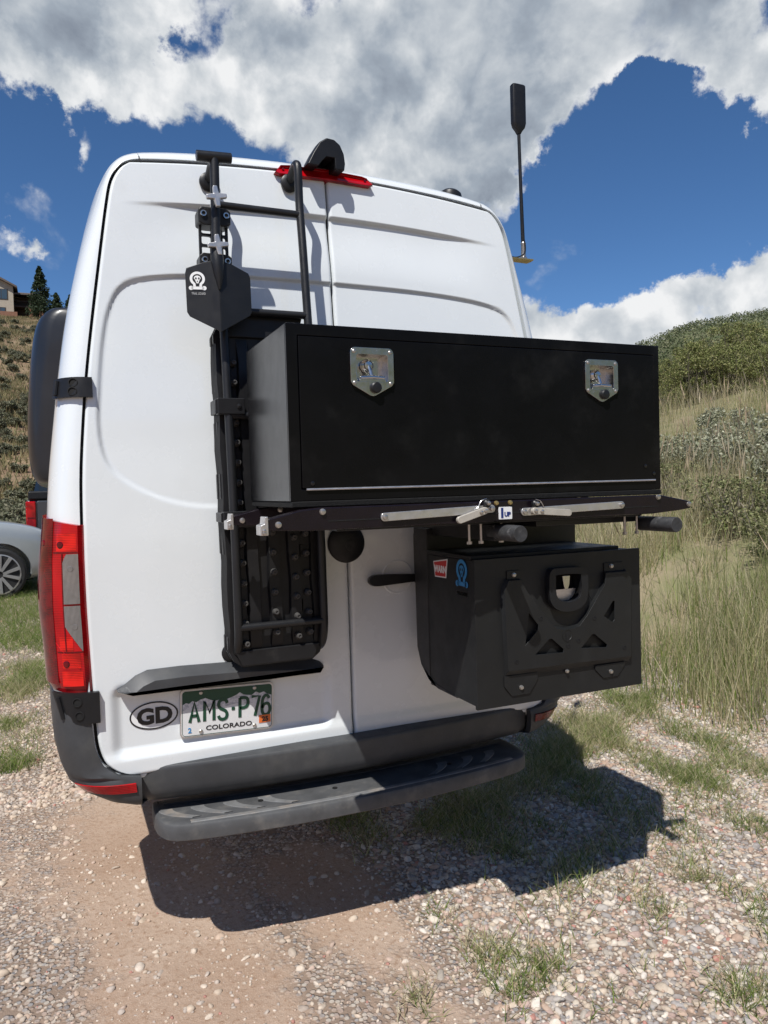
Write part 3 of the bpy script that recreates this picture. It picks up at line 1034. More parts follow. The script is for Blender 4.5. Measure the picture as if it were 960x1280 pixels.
def build_tail(side):
    zs = np.linspace(0.942, 1.497, 41)
    rows, dark = [], []
    for z in zs:
        zt = z
        r = []
        for k in range(15):
            t = 0.055 + k / 14 * 0.945
            # sloping top edge: outer end higher
            zz = z if z < 1.44 else 1.44 + (z - 1.44) * (0.42 + 0.58 * (k / 14))
            off = 0.011 * math.sin(math.pi * min(1, (z - .940) / .06) / 2) + 0.001
            zi = (z - 0.947) / 0.55
            off += 0.012 * math.exp(-((zi - .55) / .3) ** 2) * (k / 14)
            r.append(pillar(zz, t, off, 0, side))
        for q in (0.06, 0.13, 0.20):
            p = pillar(zz, 1.0, 0.009, q, side)
            r.append(p)
        rows.append(r)
    mb = MB()
    mb.grid(np.array(rows), flip=side < 0)
    A = np.array(rows)
    # rim back to the body
    loop = [A[i, 0] for i in range(len(A))] + [A[-1, j] for j in range(1, A.shape[1])] + [A[i, -1] for i in range(len(A) - 2, -1, -1)] + [A[0, j] for j in range(A.shape[1] - 2, 0, -1)]
    rim = [[tuple(p) for p in loop] + [tuple(loop[0])], [(p[0] * 0.975, p[1] + 0.02, p[2]) for p in loop] + [(loop[0][0] * .975, loop[0][1] + .02, loop[0][2])]]
    mb.grid(np.array(rim))
    tl = mb.build('tail_light', REDLENS, van, sharp=40)
    # deep red strip that paints in the shading of the lamp's outer side
    st = MB()
    P = []
    for z in np.linspace(0.97, 1.487, 26):
        zi = (z - 0.947) / 0.55
        P.append([pillar(z, t, 0.0135 + .012 * math.exp(-((zi - .55) / .3) ** 2) * ((t - .055) / .945), 0, side) for t in np.linspace(0.50, 1.0, 8)])
    st.grid(np.array(P), flip=side < 0)
    st.build('shaded_side_strip', REDDARK, tl)
    # clear reversing lens, pointed at its lower inner end, in two panes
    for z0, z1 in ((1.222, 1.376), (1.075, 1.216)):
        cb = MB()
        P = []
        for z in np.linspace(z0, z1, 12):
            zi = (z - 0.947) / 0.55
            tout = 0.30 if z > 1.15 else 0.30 - (1.15 - z) / 0.075 * 0.24
            if z > 1.355:
                tout -= (z - 1.355) / .021 * .06
            P.append([pillar(z, t, 0.0155 + .012 * math.exp(-((zi - .55) / .3) ** 2) * ((t - .055) / .945), 0, side) for t in np.linspace(0.05, max(tout, 0.06), 8)])
        cb.grid(np.array(P), flip=side < 0)
        cb.build('reversing_lens', CLEARLENS, tl)
    # bulb reflectors
    for z, t in ((1.405, .35), (1.41, .75), (1.035, .33), (1.33, .18), (1.15, .15)):
        zi = (z - 0.947) / 0.55
        p = Vector(pillar(z, t, 0.0135 + .012 * math.exp(-((zi - .55) / .3) ** 2) * ((t - .055) / .945), 0, side))
        q = Vector(pillar(z, t, 0.022 + .012 * math.exp(-((zi - .55) / .3) ** 2) * ((t - .055) / .945), 0, side))
        lb = MB()
        lb.cyl(p, p + (q - p) * .35, 0.011, 0.008, 14)
        lb.build('bulb_reflector', REDDARK if z not in (1.33, 1.15) else CLEARLENS, tl)
    # inner cells seen through the lens: a bright lower reflector and dark dividers
    def cell(z0, z1, t0, t1, m, off=.0128):
        q = MB()
        q.grid(np.array([[pillar(z, t, off + .012 * math.exp(-(((z - .947) / .55 - .55) / .3) ** 2) * ((t - .055) / .945), 0, side) for t in np.linspace(t0, t1, 6)] for z in np.linspace(z0, z1, 6)]), flip=side < 0)
        q.build('lens_cell', m, tl)
    cell(.965, 1.012, .08, .42, REDBRIGHT)
    cell(1.02, 1.068, .10, .40, REDBRIGHT)
    cell(1.075, 1.12, .20, .42, REDBRIGHT)
    cell(1.385, 1.44, .08, .42, REDBRIGHT)
    cell(1.38, 1.383, .05, .48, REDDARK, .0136)
    cell(1.0705, 1.0735, .05, .48, REDDARK, .0136)
    cell(1.074, 1.378, .305, .325, REDDARK, .0138)
    # bright diagonal ridge in the lower part
    rb = MB()
    rb.tube([pillar(1.10, .50, .0135, 0, side), pillar(1.065, .34, .0135, 0, side), pillar(1.02, .12, .0135, 0, side)], 0.0022, 6)
    rb.build('lens_ridge', REDBRIGHT, tl)
    return tl


def build_corner(side):
    """Wrap-round plastic corner of the bumper, with reflector and hinge cover."""
    zs = np.concatenate([[.562, .566, .575, .59, .605, .622, .64, .655, .668, .68, .70], np.linspace(.72, .932, 14)])
    xo = np.interp(zs, [.562, .575, .605, .64, .69, .77, .85, .94], [.80, .86, .915, .950, .972, .988, .992, .992])
    xi = np.where(zs < .668, .737, np.minimum(x_door(zs) + .004, .99))
    yi = np.interp(zs, [.562, .575, .60, .64, .668, .685, .70, .94], [-.012, -.024, -.031, -.033, -.022, -.012, -.009, -.009])
    rows = []
    for z, a, b, y0 in zip(zs, xi, xo, yi):
        r = []
        for k in range(17):
            t = k / 16 * math.pi / 2
            r.append((side * (a + (b - a) * math.sin(t) ** 0.9), y0 + 0.17 * (1 - math.cos(t)), z))
        for f in (.12, .28, .5):
            r.append((side * (b + .004), y0 + .17 + f, z))
        rows.append(r)
    rows.insert(0, [(p[0] * .97, p[1] + .04, .558) for p in rows[0]])
    rows.append([(p[0] * .985, p[1] + .012, p[2] + .003) for p in rows[-1]])
    rows = [[(r[0][0], r[0][1] + .03, r[0][2])] + r for r in rows]
    mb = MB()
    mb.grid(np.array(rows), flip=side > 0)
    cb = mb.build('bumper_corner', PLASTIC, van, sharp=38)
    # reflector strip let into it
    rb = MB()
    P = []
    for z in np.linspace(.613, .640, 4):
        a = .737
        b = float(np.interp(z, [.562, .575, .605, .64, .69], [.80, .86, .915, .950, .972]))
        y0 = float(np.interp(z, [.562, .575, .60, .64, .668], [-.012, -.024, -.031, -.033, -.022]))
        r = []
        for t in np.linspace(.04, .98, 12):
            tt = t * math.pi / 2
            r.append((side * (a + (b - a) * math.sin(tt) ** .9), y0 + 0.17 * (1 - math.cos(tt)) - .0045 * math.cos(tt) - .001, z))
        P.append(r)
    P = [[(p[0], p[1] + .006, p[2] - .002) for p in P[0]]] + P + [[(p[0], p[1] + .006, p[2] + .002) for p in P[-1]]]
    P = np.array(P)[:, :9]
    rb.grid(P, flip=side > 0)
    rb.build('reflector', REDDARK if side > 0 else REDLENS, cb)
    return cb


def build_hinge(z0, z1, t1, name='door_hinge', side=-1):
    """Black two-leaf hinge that wraps from the door edge round the corner post."""
    zc = (z0 + z1) / 2
    xd = float(x_door(zc))
    rows = []
    for z in np.linspace(z0, z1, 7):
        r = []
        for x in np.linspace(xd - .024, xd, 3):
            r.append((side * x, float(door_y(z)) - .017, z))
        for t in np.linspace(.15, t1, 6):
            p = pillar(z, t, .017, 0, side)
            r.append(p)
        rows.append(r)
    A = np.array(rows)
    mb = MB()
    mb.grid(A, flip=side < 0)
    loop = [A[i, 0] for i in range(len(A))] + [A[-1, j] for j in range(1, A.shape[1])] + [A[i, -1] for i in range(len(A) - 2, -1, -1)] + [A[0, j] for j in range(A.shape[1] - 2, 0, -1)]
    loop.append(loop[0])
    mb.grid(np.array([loop, [(p[0] * .998, p[1] + .02, p[2]) for p in loop]]))
    h = mb.build(name, BLKPLASTIC, van, bevel=.004, seg=3)
    # pocket and two bolt recesses
    h2 = (z1 - z0)
    for dz in (.22, -.22):
        p = Vector(pillar(zc + dz * h2, .22, .0165, 0, side))
        q = Vector(pillar(zc + dz * h2, .22, .0215, 0, side))
        b = MB()
        b.lathe([(.0145, 0), (.0145, .003), (.012, .0035), (.0115, .0005)], p, q - p, 16)
        b.build('bolt_recess', HOLE, h)
    b = MB()
    b.tube([pillar(zc - h2 * .36, t1 * .8, .020, 0, side), pillar(zc + h2 * .36, t1 * .8, .020, 0, side)], .008, 10)
    b.build('hinge_pin', BLKPLASTIC, h)
    return h


def bow(x):
    return 0.07 * (np.abs(x) / .74) ** 2


def build_bumper():
    xs = np.linspace(-.735, .735, 41)
    prof = [(.02, .648), (.0, .672), (-.010, .678), (-.056, .674), (-.0615, .6725), (-.0645, .6685), (-.066, .660), (-.062, .60), (-.058, .583), (-.052, .572), (-.04, .56), (-.02, .548), (.10, .53)]
    P = []
    for q in prof:
        P.append([(x, q[0] + bow(x) * (1.0 if q[0] < .01 else .3), q[1]) for x in xs])
    mb = MB()
    mb.grid(np.array(P))
    b = mb.build('rear_bumper', PLASTIC, van, sharp=28)
    mb2 = MB()
    P = []
    for dz, y in ((0, -.0535), (.0015, -.056), (.0015, -.012), (0, -.009)):
        pass
    # step
    outline = []
    X1 = .695
    front = [(-X1, .120), (-X1 - .004, .04), (-X1 + .004, -.04), (-X1 + .035, -.092), (-.58, -.122), (-.4, -.148), (-.2, -.165), (0, -.170)]
    fr = catmull(front, 6)
    fr = fr + [(-x, y) for x, y in fr[-2::-1]]
    rows = []
    cz = .51
    lev = [(0.030, cz - .052), (.006, cz - .053), (.001, cz - .049), (0.0, cz - .030), (.001, cz - .008), (.004, cz - .002), (.010, cz + .0015), (.022, cz + .0025)]

    def inset(d):
        out = []
        n = len(fr)
        for i, (x, y) in enumerate(fr):
            a = np.array(fr[max(i - 1, 0)])
            c = np.array(fr[min(i + 1, n - 1)])
            t = (c - a) / np.linalg.norm(c - a)
            out.append((x - t[1] * d, y + t[0] * d))
        return out
    for d, z in lev:
        rows.append([(x, y, z) for x, y in inset(d)])
    # flat top to the back edge
    last = inset(.022)
    for f in (.2, .5, .8, 1.0):
        rows.append([(x * (1 - .0 * f), y + (.115 - y) * f, cz + .0025) for x, y in last])
    mb = MB()
    mb.grid(np.array(rows), flip=True)
    st = mb.build('rear_step', STEPDECK, van, sharp=30)
    # worn raised tread bars and edge line
    for x0 in (-.665, -.565, -.46, -.345, .345, .46, .565):
        tb = MB()
        pts = []
        s = 1 if x0 < 0 else -1
        for i in range(9):
            f = i / 8
            xx = x0 + s * (.004 + .085 * f ** 2.0)
            yy = -.0 - .085 * f
            yy += bow(xx) - .03
            pts.append((xx, max(yy, -.12 + bow(xx)), cz + .0035))
        L, R = [], []
        for i, p in enumerate(pts):
            w = .021 * (1 - .35 * i / 8)
            L.append((p[0] - w, p[1], p[2] + .0015))
            R.append((p[0] + w, p[1], p[2] + .0015))
        P = [[(l[0] - .002, l[1], cz + .001), l, r, (r[0] + .002, r[1], cz + .001)] for l, r in zip(L, R)]
        tb.grid(np.array(P))
        tb.build('tread_bar', SCUFF, st)
    eb = MB()
    pts = [(x, -.140 + bow(x) * .95, cz + .004) for x in np.linspace(-.60, .60, 25)]
    P = [[(p[0], p[1] - .010, cz + .002), (p[0], p[1] - .008, cz + .0045), (p[0], p[1] + .008, cz + .0045), (p[0], p[1] + .010, cz + .002)] for p in pts]
    eb.grid(np.array(P))
    eb.build('tread_edge', SCUFF, st)
    lb = MB()
    lb.tube([(x, .03 + bow(x) * .8, cz + .0028) for x in np.linspace(-.66, .66, 25)], .003, 6)
    lb.build('tread_line', PLASTIC, st)
    for x in (-.36, -.10, .36):
        nb = MB()
        nb.lathe([(.009, 0), (.009, .003), (.005, .003), (.004, .0005)], (x, -.06 + bow(x), cz + .002), (0, 0, 1), 12)
        nb.build('step_bolt', HOLE, st)
    return b


def build_grip():
    """Long grey grip moulding above the number plate."""
    out = [(-.800, .938), (-.775, .952), (-.742, .976), (-.705, .990), (-.60, .991), (-.462, .986), (-.30, .976), (-.150, .962), (-.122, .950), (-.108, .934),
           (-.115, .926), (-.145, .918), (-.30, .914), (-.46, .919), (-.65, .930)]
    n = len(out)
    cx = -.45
    mb = MB()
    lev = [(0.0, .030), (0.0, -.004), (.004, -.014)]
    rows = []
    for d, y in lev:
        rows.append([(x, y, z) for x, z in out])
    rows[2] = [(x + (.004 if x < cx else -.004), -.014, z + (-.006 if z > .935 else .001)) for x, z in out]
    rows.append([(x + (.02 if x < cx else -.012), -.043, (z - .028 if z > .945 else (z - .006 if z > .935 else z + .004))) for x, z in out])
    rows = [r + [r[0]] for r in rows]
    mb.grid(np.array(rows))
    b = len(mb.v) - (n + 1)
    mb.f.append(tuple(range(b, b + n)))
    mb.m.append(0)
    return mb.build('grip_moulding', PLASTIC, DOOR_L, sharp=30, bevel=.002)


def build_plate():
    cx, cz, W_, H_ = -.450, .824, .305, .1525
    tilt = math.radians(2.1)
    M = Matrix.Translation((cx, .0, cz)) @ Matrix.Rotation(tilt, 4, 'Y')
    mb = MB()
    mb.prism(rrect(-W_ / 2 - .004, W_ / 2 + .004, -H_ / 2 - .004, H_ / 2 + .004, .014), .020, .001, M=M)
    pl = mb.build('license_plate', ALU, DOOR_L, bevel=.0015, label='white and green plate reading AMS-P76 COLORADO')
    f = MB()
    f.prism(rrect(-W_ / 2, W_ / 2, -H_ / 2, H_ / 2, .012), .0012, -.0006, M=M)
    f.build('plate_face', PLATEWHITE, pl)
    # green sky over the mountains
    x0, x1, zt = -W_ / 2 + .003, W_ / 2 - .003, H_ / 2 - .003
    ridge = [(-.150, .030), (-.138, .036), (-.128, .033), (-.118, .041), (-.105, .036), (-.092, .043), (-.075, .047), (-.060, .040), (-.045, .034), (-.030, .037), (-.010, .035),
             (.010, .041), (.025, .046), (.040, .055), (.052, .047), (.064, .044), (.080, .042), (.095, .052), (.108, .046), (.122, .050), (.135, .041), (.150, .036)]
    g = MB()
    top = [(x1, zt - .008), (x1 - .003, zt - .003), (x1 - .009, zt), (x0 + .009, zt), (x0 + .003, zt - .003), (x0, zt - .008)]
    g.prism([(max(x0, min(x1, x)), z) for x, z in ridge] + top, -.0006, -.0012, M=M)
    g.build('green_sky_print', GREENMARK, pl, smooth=False)
    mt = MB()
    low = [(-.150, .010), (-.12, .016), (-.09, .012), (-.05, .018), (-.01, .012), (.03, .019), (.07, .013), (.11, .018), (.150, .012)]
    mt.prism([(max(x0, min(x1, x)), z) for x, z in ridge] + [(max(x0, min(x1, x)), z) for x, z in low[::-1]], -.0005, -.0010, M=M)
    mt.build('mountain_print', MOUNTMARK, pl, smooth=False)
    fr = MB()
    fr.prism(rrect(-W_ / 2 + .002, W_ / 2 - .002, -H_ / 2 + .002, H_ / 2 - .002, .011), -.0004, -.0013, holes=[rrect(-W_ / 2 + .0034, W_ / 2 - .0034, -H_ / 2 + .0034, H_ / 2 - .0034, .0098)], M=M)
    fr.build('plate_border', GREENMARK, pl)
    # characters drawn as strokes
    H = .066
    zb = -.030
    S = {
        'A': [[(0, 0), (.5, 1), (1, 0)], [(.2, .32), (.8, .32)]],
        'M': [[(0, 0), (0, 1), (.5, .42), (1, 1), (1, 0)]],
        'S': [catmull([(1, .80), (.86, .95), (.5, 1), (.12, .92), (.02, .74), (.2, .58), (.5, .5), (.82, .41), (.98, .24), (.86, .06), (.5, 0), (.14, .06), (0, .2)], 4)],
        'P': [[(0, 0), (0, 1)], [(0, 1)] + catmull([(.5, 1), (.85, .95), (1, .76), (.85, .55), (.5, .48)], 5) + [(0, .48)]],
        '7': [[(0, 1), (1, 1), (.42, 0)]],
        '6': [catmull([(.92, .84), (.75, .97), (.45, 1), (.12, .84), (0, .5), (.03, .2), (.22, .03), (.5, 0), (.8, .04), (1, .22), (.98, .42), (.8, .56), (.5, .58), (.2, .52), (.04, .36)], 4)],
    }
    w = .0104
    lb = MB()
    for ch, xa, cw in (('A', -.126, .030), ('M', -.078, .031), ('S', -.032, .029), ('P', .040, .028), ('7', .080, .028), ('6', .116, .027)):
        for st in S[ch]:
            ribbon(lb, [(xa + px * cw, zb + pz * H) for px, pz in st], w, -.0012, M=M, depth=.0010)
    lb.prism(rrect(.012, .023, -.003, .008, .002), -.0012, -.0022, M=M)
    lb.build('plate_characters', GREENMARK, pl)
    tb = MB()
    text_mb(tb, 'COLORADO', .004, -.053, .0150, -.0012, sx=1.28, bold=.0004, M=M)
    tb.build('state_name', BLACKMARK, pl, smooth=False)
    t2 = MB()
    text_mb(t2, '2', -.126, -.0555, .0165, -.0012, bold=.0005, M=M)
    t2.build('month_sticker', BLUEMARK, pl, smooth=False)
    sk = MB()
    sk.prism([(.106, -.056), (.146, -.056), (.146, -.030), (.106, -.030)], -.0006, -.0024, M=M)
    so = sk.build('year_sticker', ORANGEMARK, pl, smooth=False)
    t3 = MB()
    text_mb(t3, '25', .127, -.043, .0155, -.0026, bold=.0010, M=M)
    t3.build('year_lettering', BLACKMARK, pl, smooth=False)
    for x, z in ((-.090, .066), (.090, .066), (-.090, -.062), (.090, -.062)):
        bb = MB()
        bb.lathe([(.0065, 0), (.0065, .003), (.004, .005)], M @ Vector((x, -.0006, z)), (0, -1, 0), 12)
        bb.build('plate_bolt', ZINC, pl)


def build_gd():
    cx, cz = -.687, .835
    y = .001
    M = Matrix.Identity(4)
    mb = MB()
    P = ell(cx, cz, .077, .046, 40)
    yy = lambda x, z: float(door_surface(np.array([x]), np.array([z]), -1)[0])
    mb.v = [(x, yy(x, z) - .0012, z) for x, z in P] + [(cx, yy(cx, cz) - .0012, cz)]
    mb.f = [(i, (i + 1) % 40, 40) for i in range(40)]
    mb.m = [0] * 40
    s = mb.build('country_sticker', WHITEMARK, DOOR_L, label='white oval sticker reading GD')
    rb = MB()
    A = ell(cx, cz, .0765, .0455, 48)
    Bq = ell(cx, cz, .0715, .0405, 48)
    rb.grid(np.array([[(x, yy(x, z) - .0017, z) for x, z in A + A[:1]], [(x, yy(x, z) - .0017, z) for x, z in Bq + Bq[:1]]]))
    rb.build('sticker_border', BLACKMARK, s)
    tb = MB()
    text_mb(tb, 'GD', cx + .002, cz, .049, yy(cx, cz) - .0022, sx=1.08, bold=.0030)
    o = tb.build('sticker_lettering', BLACKMARK, s, smooth=False)
    for v in o.data.vertices:
        v.co.y += yy(v.co.x, v.co.z) - yy(cx, cz)


def build_van():
    global DOOR_L, DOOR_R
    body = build_body()
    DOOR_L = build_door(-1)
    DOOR_R = build_door(1)
    for s in (-1, 1):
        build_tail(s)
        build_corner(s)
        build_hinge(.845, .942, .70, side=s)
        build_hinge(1.865, 1.928, .75, side=s)
    build_bumper()
    build_grip()
    build_plate()
    build_gd()
    # blanked round lock cover
    mb = MB()
    mb.lathe([(.0, 0), (.068, 0), (.070, .008), (.060, .014), (.030, .017), (.0, .018)], (-.008, .008, 1.36), (0, -1, 0), 40)
    cover = mb.build('round_lock_cover', BLKPLASTIC, DOOR_L, sharp=40)
    mb = MB()
    mb.lathe([(.020, 0), (.020, .003), (.017, .0035), (.0, .002)], (.006, -.008, 1.352), (0, -1, 0), 24)
    mb.build('lock_disc', BLKPLASTIC, van)
    # door handle with bowl
    mb = MB()
    mb.prism(catmull([(.060, 1.222), (.068, 1.236), (.090, 1.242), (.15, 1.241), (.24, 1.236), (.34, 1.233), (.345, 1.221), (.34, 1.209), (.24, 1.208), (.15, 1.204), (.09, 1.202), (.068, 1.208)], 4, closed=True), -.042, -.020)
    mb.box(.315, .338, -.021, .010, 1.212, 1.230)
    mb.box(.085, .105, -.021, .010, 1.212, 1.230)
    mb.build('door_handle', BLKPLASTIC, DOOR_R, bevel=.006, seg=3)
    mb = MB()
    mb.lathe([(.062, -.004), (.064, .0015), (.060, .003), (.050, .0006), (.0, -.001)], (.19, .004, 1.225), (0, -1, 0), 32)
    mb.build('handle_bowl', PAINT, DOOR_R)
    # third brake light
    mb = MB()
    pts = [(-.198, 2.682), (-.185, 2.676), (0, 2.681), (.165, 2.677), (.178, 2.684), (.160, 2.713), (.14, 2.718), (0, 2.724), (-.14, 2.720), (-.172, 2.716)]
    n = len(pts)
    rows = [[(x, float(door_y(z)) + .06, z) for x, z in pts], [(x, float(door_y(z)) - .012, z) for x, z in pts],
            [(x * .985, float(door_y(z)) - .020 + (.02 if z > 2.70 else 0), z + (.004 if z < 2.70 else -.004)) for x, z in pts]]
    mb.grid(np.array([r + [r[0]] for r in rows]))
    b = len(mb.v) - (n + 1)
    mb.f.append(tuple(range(b, b + n)))
    mb.m.append(0)
    bl = mb.build('high_brake_light', REDLENS, van, bevel=.002, sharp=30)
    for x in (-.165, .15):
        sb = MB()
        sb.lathe([(.005, 0), (.005, .003), (.002, .004)], (x, float(door_y(2.70)) - .012, 2.70), (0, -1, 0.3), 10)
        sb.build('lens_screw', REDDARK, bl)
    # camera hood over the brake light
    prof = [(-.092, 2.708), (-.070, 2.752), (-.045, 2.790), (-.018, 2.808), (.010, 2.806), (.032, 2.790), (.046, 2.760), (.050, 2.725), (.046, 2.700),
            (.012, 2.700), (.010, 2.742), (-.022, 2.742), (-.040, 2.722), (-.050, 2.707)]
    mb = MB()
    y0 = .185
    front = [(x, .052, z) for x, z in prof]
    mid = [(x, .10, z + .004) for x, z in prof]
    back = [(x * .9, .235, z + .022 if z < 2.75 else z - .004) for x, z in prof]
    rows = [[(x * .97, .046, z - .003 if z > 2.74 else z) for x, z in prof], front, mid, back]
    mb.grid(np.array([r + [r[0]] for r in rows]))
    n = len(prof)
    b = len(mb.v) - (n + 1)
    mb.f.append(tuple(range(b, b + n)))
    mb.m.append(0)
    mb.f.append(tuple(range(n - 1, -1, -1)))
    mb.m.append(0)
    hood = mb.build('camera_hood', BLKPLASTIC, van, bevel=.003, sharp=25)
    mb = MB()
    mb.lathe([(.017, 0), (.017, .02), (.012, .024), (.0, .022)], (.030, .080, 2.742), (0, -1, -.35), 18)
    mb.build('camera_lens', HOLE, hood)
    # flared side pod of the sleeping area
    pod = []
    prof = [(.87, 1.603), (.985, 1.603), (1.020, 1.622), (1.035, 1.68), (1.038, 1.80), (1.029, 1.95), (1.014, 2.09), (.992, 2.19), (.955, 2.238), (.90, 2.250), (.80, 2.253)]
    prof = catmull(prof, 4)
    for s in (-1, 1):
        rows = []
        for y, k in ((.44, .0), (.445, .55), (.46, .80), (.49, .93), (.54, 1.0), (.9, 1.02), (1.3, 1.02), (1.64, 1.0), (1.70, .9), (1.74, .6), (1.75, 0)):
            zc = 1.94
            rows.append([(s * (.80 + (x - .80) * (.35 + .65 * k if k else .3)), y, zc + (z - zc) * (.86 + .14 * k)) for x, z in prof])
        mb = MB()
        mb.grid(np.array(rows), flip=s > 0)
        mb.f.append(tuple(range(len(prof))))
        mb.m.append(0)
        mb.build('sleeper_flare', DARKFLARE, van, sharp=50)
    # small black pod at the roof's right edge
    mb = MB()
    mb.lathe([(.048, -.02), (.050, .010), (.046, .024), (.034, .034), (.012, .038), (.0, .0385)], (.650, .36, 2.785), (0.12, 0, 1), 24)
    mb.build('roof_pod', BLKPLASTIC, van)
    # wheels
    for x in (-.86, .86):
        for y in (2.25, 5.2):
            s = 1 if x > 0 else -1
            wb = MB()
            wb.lathe([(.20, -.11), (.33, -.115), (.355, -.09), (.362, 0), (.355, .09), (.33, .115), (.20, .11)], (x, y, .362), (1, 0, 0), 36)
            w = wb.build('wheel', TYRE, van)
            rb = MB()
            rb.lathe([(.0, .05), (.06, .06), (.10, .045), (.19, .095), (.215, .116), (.215, .10)], (x, y, .362), (s, 0, 0), 30)
            rb.build('wheel_rim', RIM, w)


build_van()

# ================================================================ GEAR ON THE REAR DOORS
def lad_y(z):
    return float(np.interp(z, [1.0, 1.1, 1.37, 1.7, 2.1, 2.35, 2.53, 2.7], [-.128, -.132, -.126, -.102, -.062, -.032, -.006, .004]))


def build_ladder():
    t = thing('rear_ladder', 'black tubular ladder bolted to the left rear door of the white van', 'ladder', (-.29, 0, 1.0))
    for x in (-.433, -.145):
        q = -.052 if x < -.3 else -.018
        path = [(x, .112, 2.668 + q), (x, .070, 2.690 + q), (x, .030, 2.702 + q), (x, .006, 2.694 + q), (x, -.002, 2.665 + q)]
        path += [(x, lad_y(z), z) for z in (2.58, 2.53, 2.45, 2.35, 2.2, 2.1, 1.9, 1.7, 1.5, 1.37, 1.25, 1.14)]
        path += [(x, -.126, 1.085), (x, -.108, 1.045), (x, -.075, 1.022), (x, -.03, 1.016), (x, .004, 1.015)]
        mb = MB()
        mb.tube(catmull(path, 4), .0142, 14)
        mb.build('rail', POWDER, t)
        for y, z, s in ((.104, 2.668 + q, 1), (.002, 1.015, 1)):
            fb = MB()
            fb.lathe([(.030, -.008), (.032, 0), (.032, .006), (.026, .010), (.014, .012)], (x, y, z), (0, -1, 0), 20)
            fb.build('mounting_foot', BLKPLASTIC, t)
    for z in (2.50, 2.145, 1.80, 1.45, 1.118):
        mb = MB()
        y = lad_y(z)
        mb.tube([(-.433, y, z), (-.29, y, z), (-.145, y, z)], .0125, 14)
        mb.build('rung', POWDER, t)
    # flat clamp round the left rail, half way up
    for z0, z1, name in ((1.803, 1.855, 'rail_clamp'), (1.455, 1.492, 'rail_clamp')):
        y = lad_y((z0 + z1) / 2)
        mb = MB()
        mb.box(-.470, -.382, y - .020, y + .020, z0, z1)
        mb.box(-.476, -.458, y - .010, y + .075, z0 + .003, z1 - .003)
        c = mb.build(name, BLKPLASTIC, t, bevel=.003)
        bb = MB()
        bb.lathe([(.008, 0), (.008, .004), (.0, .006)], (-.402, y - .020, (z0 + z1) / 2), (0, -1, 0), 6)
        bb.build('clamp_bolt', POWDER, c)


STUD_MESH = None


def build_board(off, front):
    """Traction board: nylon slab with notched sides, ribs and rows of moulded studs."""
    global STUD_MESH
    lab = 'front black nylon traction board strapped behind the van ladder, studs facing out' if front else \
        'rear black nylon traction board sandwiched between the studded board and the white door'
    t = thing('traction_board', lab, 'traction board', (-.30, off, 1.0), 'traction boards on the ladder')
    ang = math.atan2(.078, 1.17)
    # local frame: X across, -Y towards the viewer, Z along the board
    M = Matrix.Translation((-.300, -.104 + off, .985)) @ Matrix.Rotation(-ang, 4, 'X')
    L = 1.175
    wv = .163
    side = []
    notch = [(.10, .20), (.27, .37), (.45, .55), (.63, .73), (.80, .90), (.97, 1.06)]
    for a, b in notch:
        side += [(wv, a), (wv - .014, a + .012), (wv - .014, b - .012), (wv, b)]
    right = [(wv - .045, 0), (wv - .018, .02), (wv, .06)] + side + [(wv, L - .09), (wv - .03, L - .03), (wv - .07, L)]
    out = right + [(-x, z) for x, z in right[::-1]]
    mb = MB()
    holes = [rrect(-.095, -.070, z, z + .05, .010, 3) for z in (.16, .34, .70, .88)] + [rrect(.070, .095, z, z + .05, .010, 3) for z in (.16, .34, .70, .88)]
    mb.prism(out, .016, -.002, holes=holes, M=M)
    base = mb.build('deck', BOARD, t, bevel=.003)
    for x0, x1, h in ((-.158, -.128, .012), (-.088, -.052, .014), (-.018, .018, .016), (.052, .088, .014), (.128, .158, .012)):
        rb = MB()
        z0, z1 = .05, L - .10
        n = 14
        rows = []
        for i in range(n + 1):
            z = z0 + (z1 - z0) * i / n
            wob = .0025 * math.sin(i * 1.9 + x0 * 40)
            k = min(1, i / 1.0, (n - i) / 1.0)
            rows.append([(x0 - .006 + wob, .004, z), (x0 + wob, -.002 - h * k, z), (x1 + wob * .6, -.002 - h * k, z), (x1 + .006 + wob * .6, .004, z)])
        rb.grid(np.array([[tuple(M @ Vector(p)) for p in r] for r in rows]))
        rb.build('rib', BOARD, t)
    # folded toe at each end
    for z0, z1 in ((.0, .055), (L - .10, L)):
        eb = MB()
        eb.prism([(-.12, z0 + .004), (.12, z0 + .004), (.145, z1), (-.145, z1)], -.002, -.016 if z0 == 0 else -.012, M=M)
        eb.build('end_ramp', BOARD, t, bevel=.004)
    if STUD_MESH is None:
        sb = MB()
        sb.lathe([(.0125, .004), (.0115, -.004), (.0095, -.012), (.0075, -.016), (.0045, -.0165), (.003, -.013), (.0, -.0128)], (0, 0, 0), (0, 1, 0), 12)
        o = sb.build('stud', STUD, None)
        STUD_MESH = o.data
        bpy.data.objects.remove(o)
    if front:
        loc = -Vector(t.location)
        for x, h, dz in ((-.104, .009, 0), (-.004, .015, .03), (.070, .013, .01), (.112, .006, .02)):
            for k in range(15):
                z = .075 + dz + k * .0655
                p = M @ Vector((x, -.004 - h, z))
                s = bpy.data.objects.new('stud', STUD_MESH)
                COL.objects.link(s)
                s.parent = t
                s.location = p + loc
                s.rotation_euler = (-ang, 0, 0)


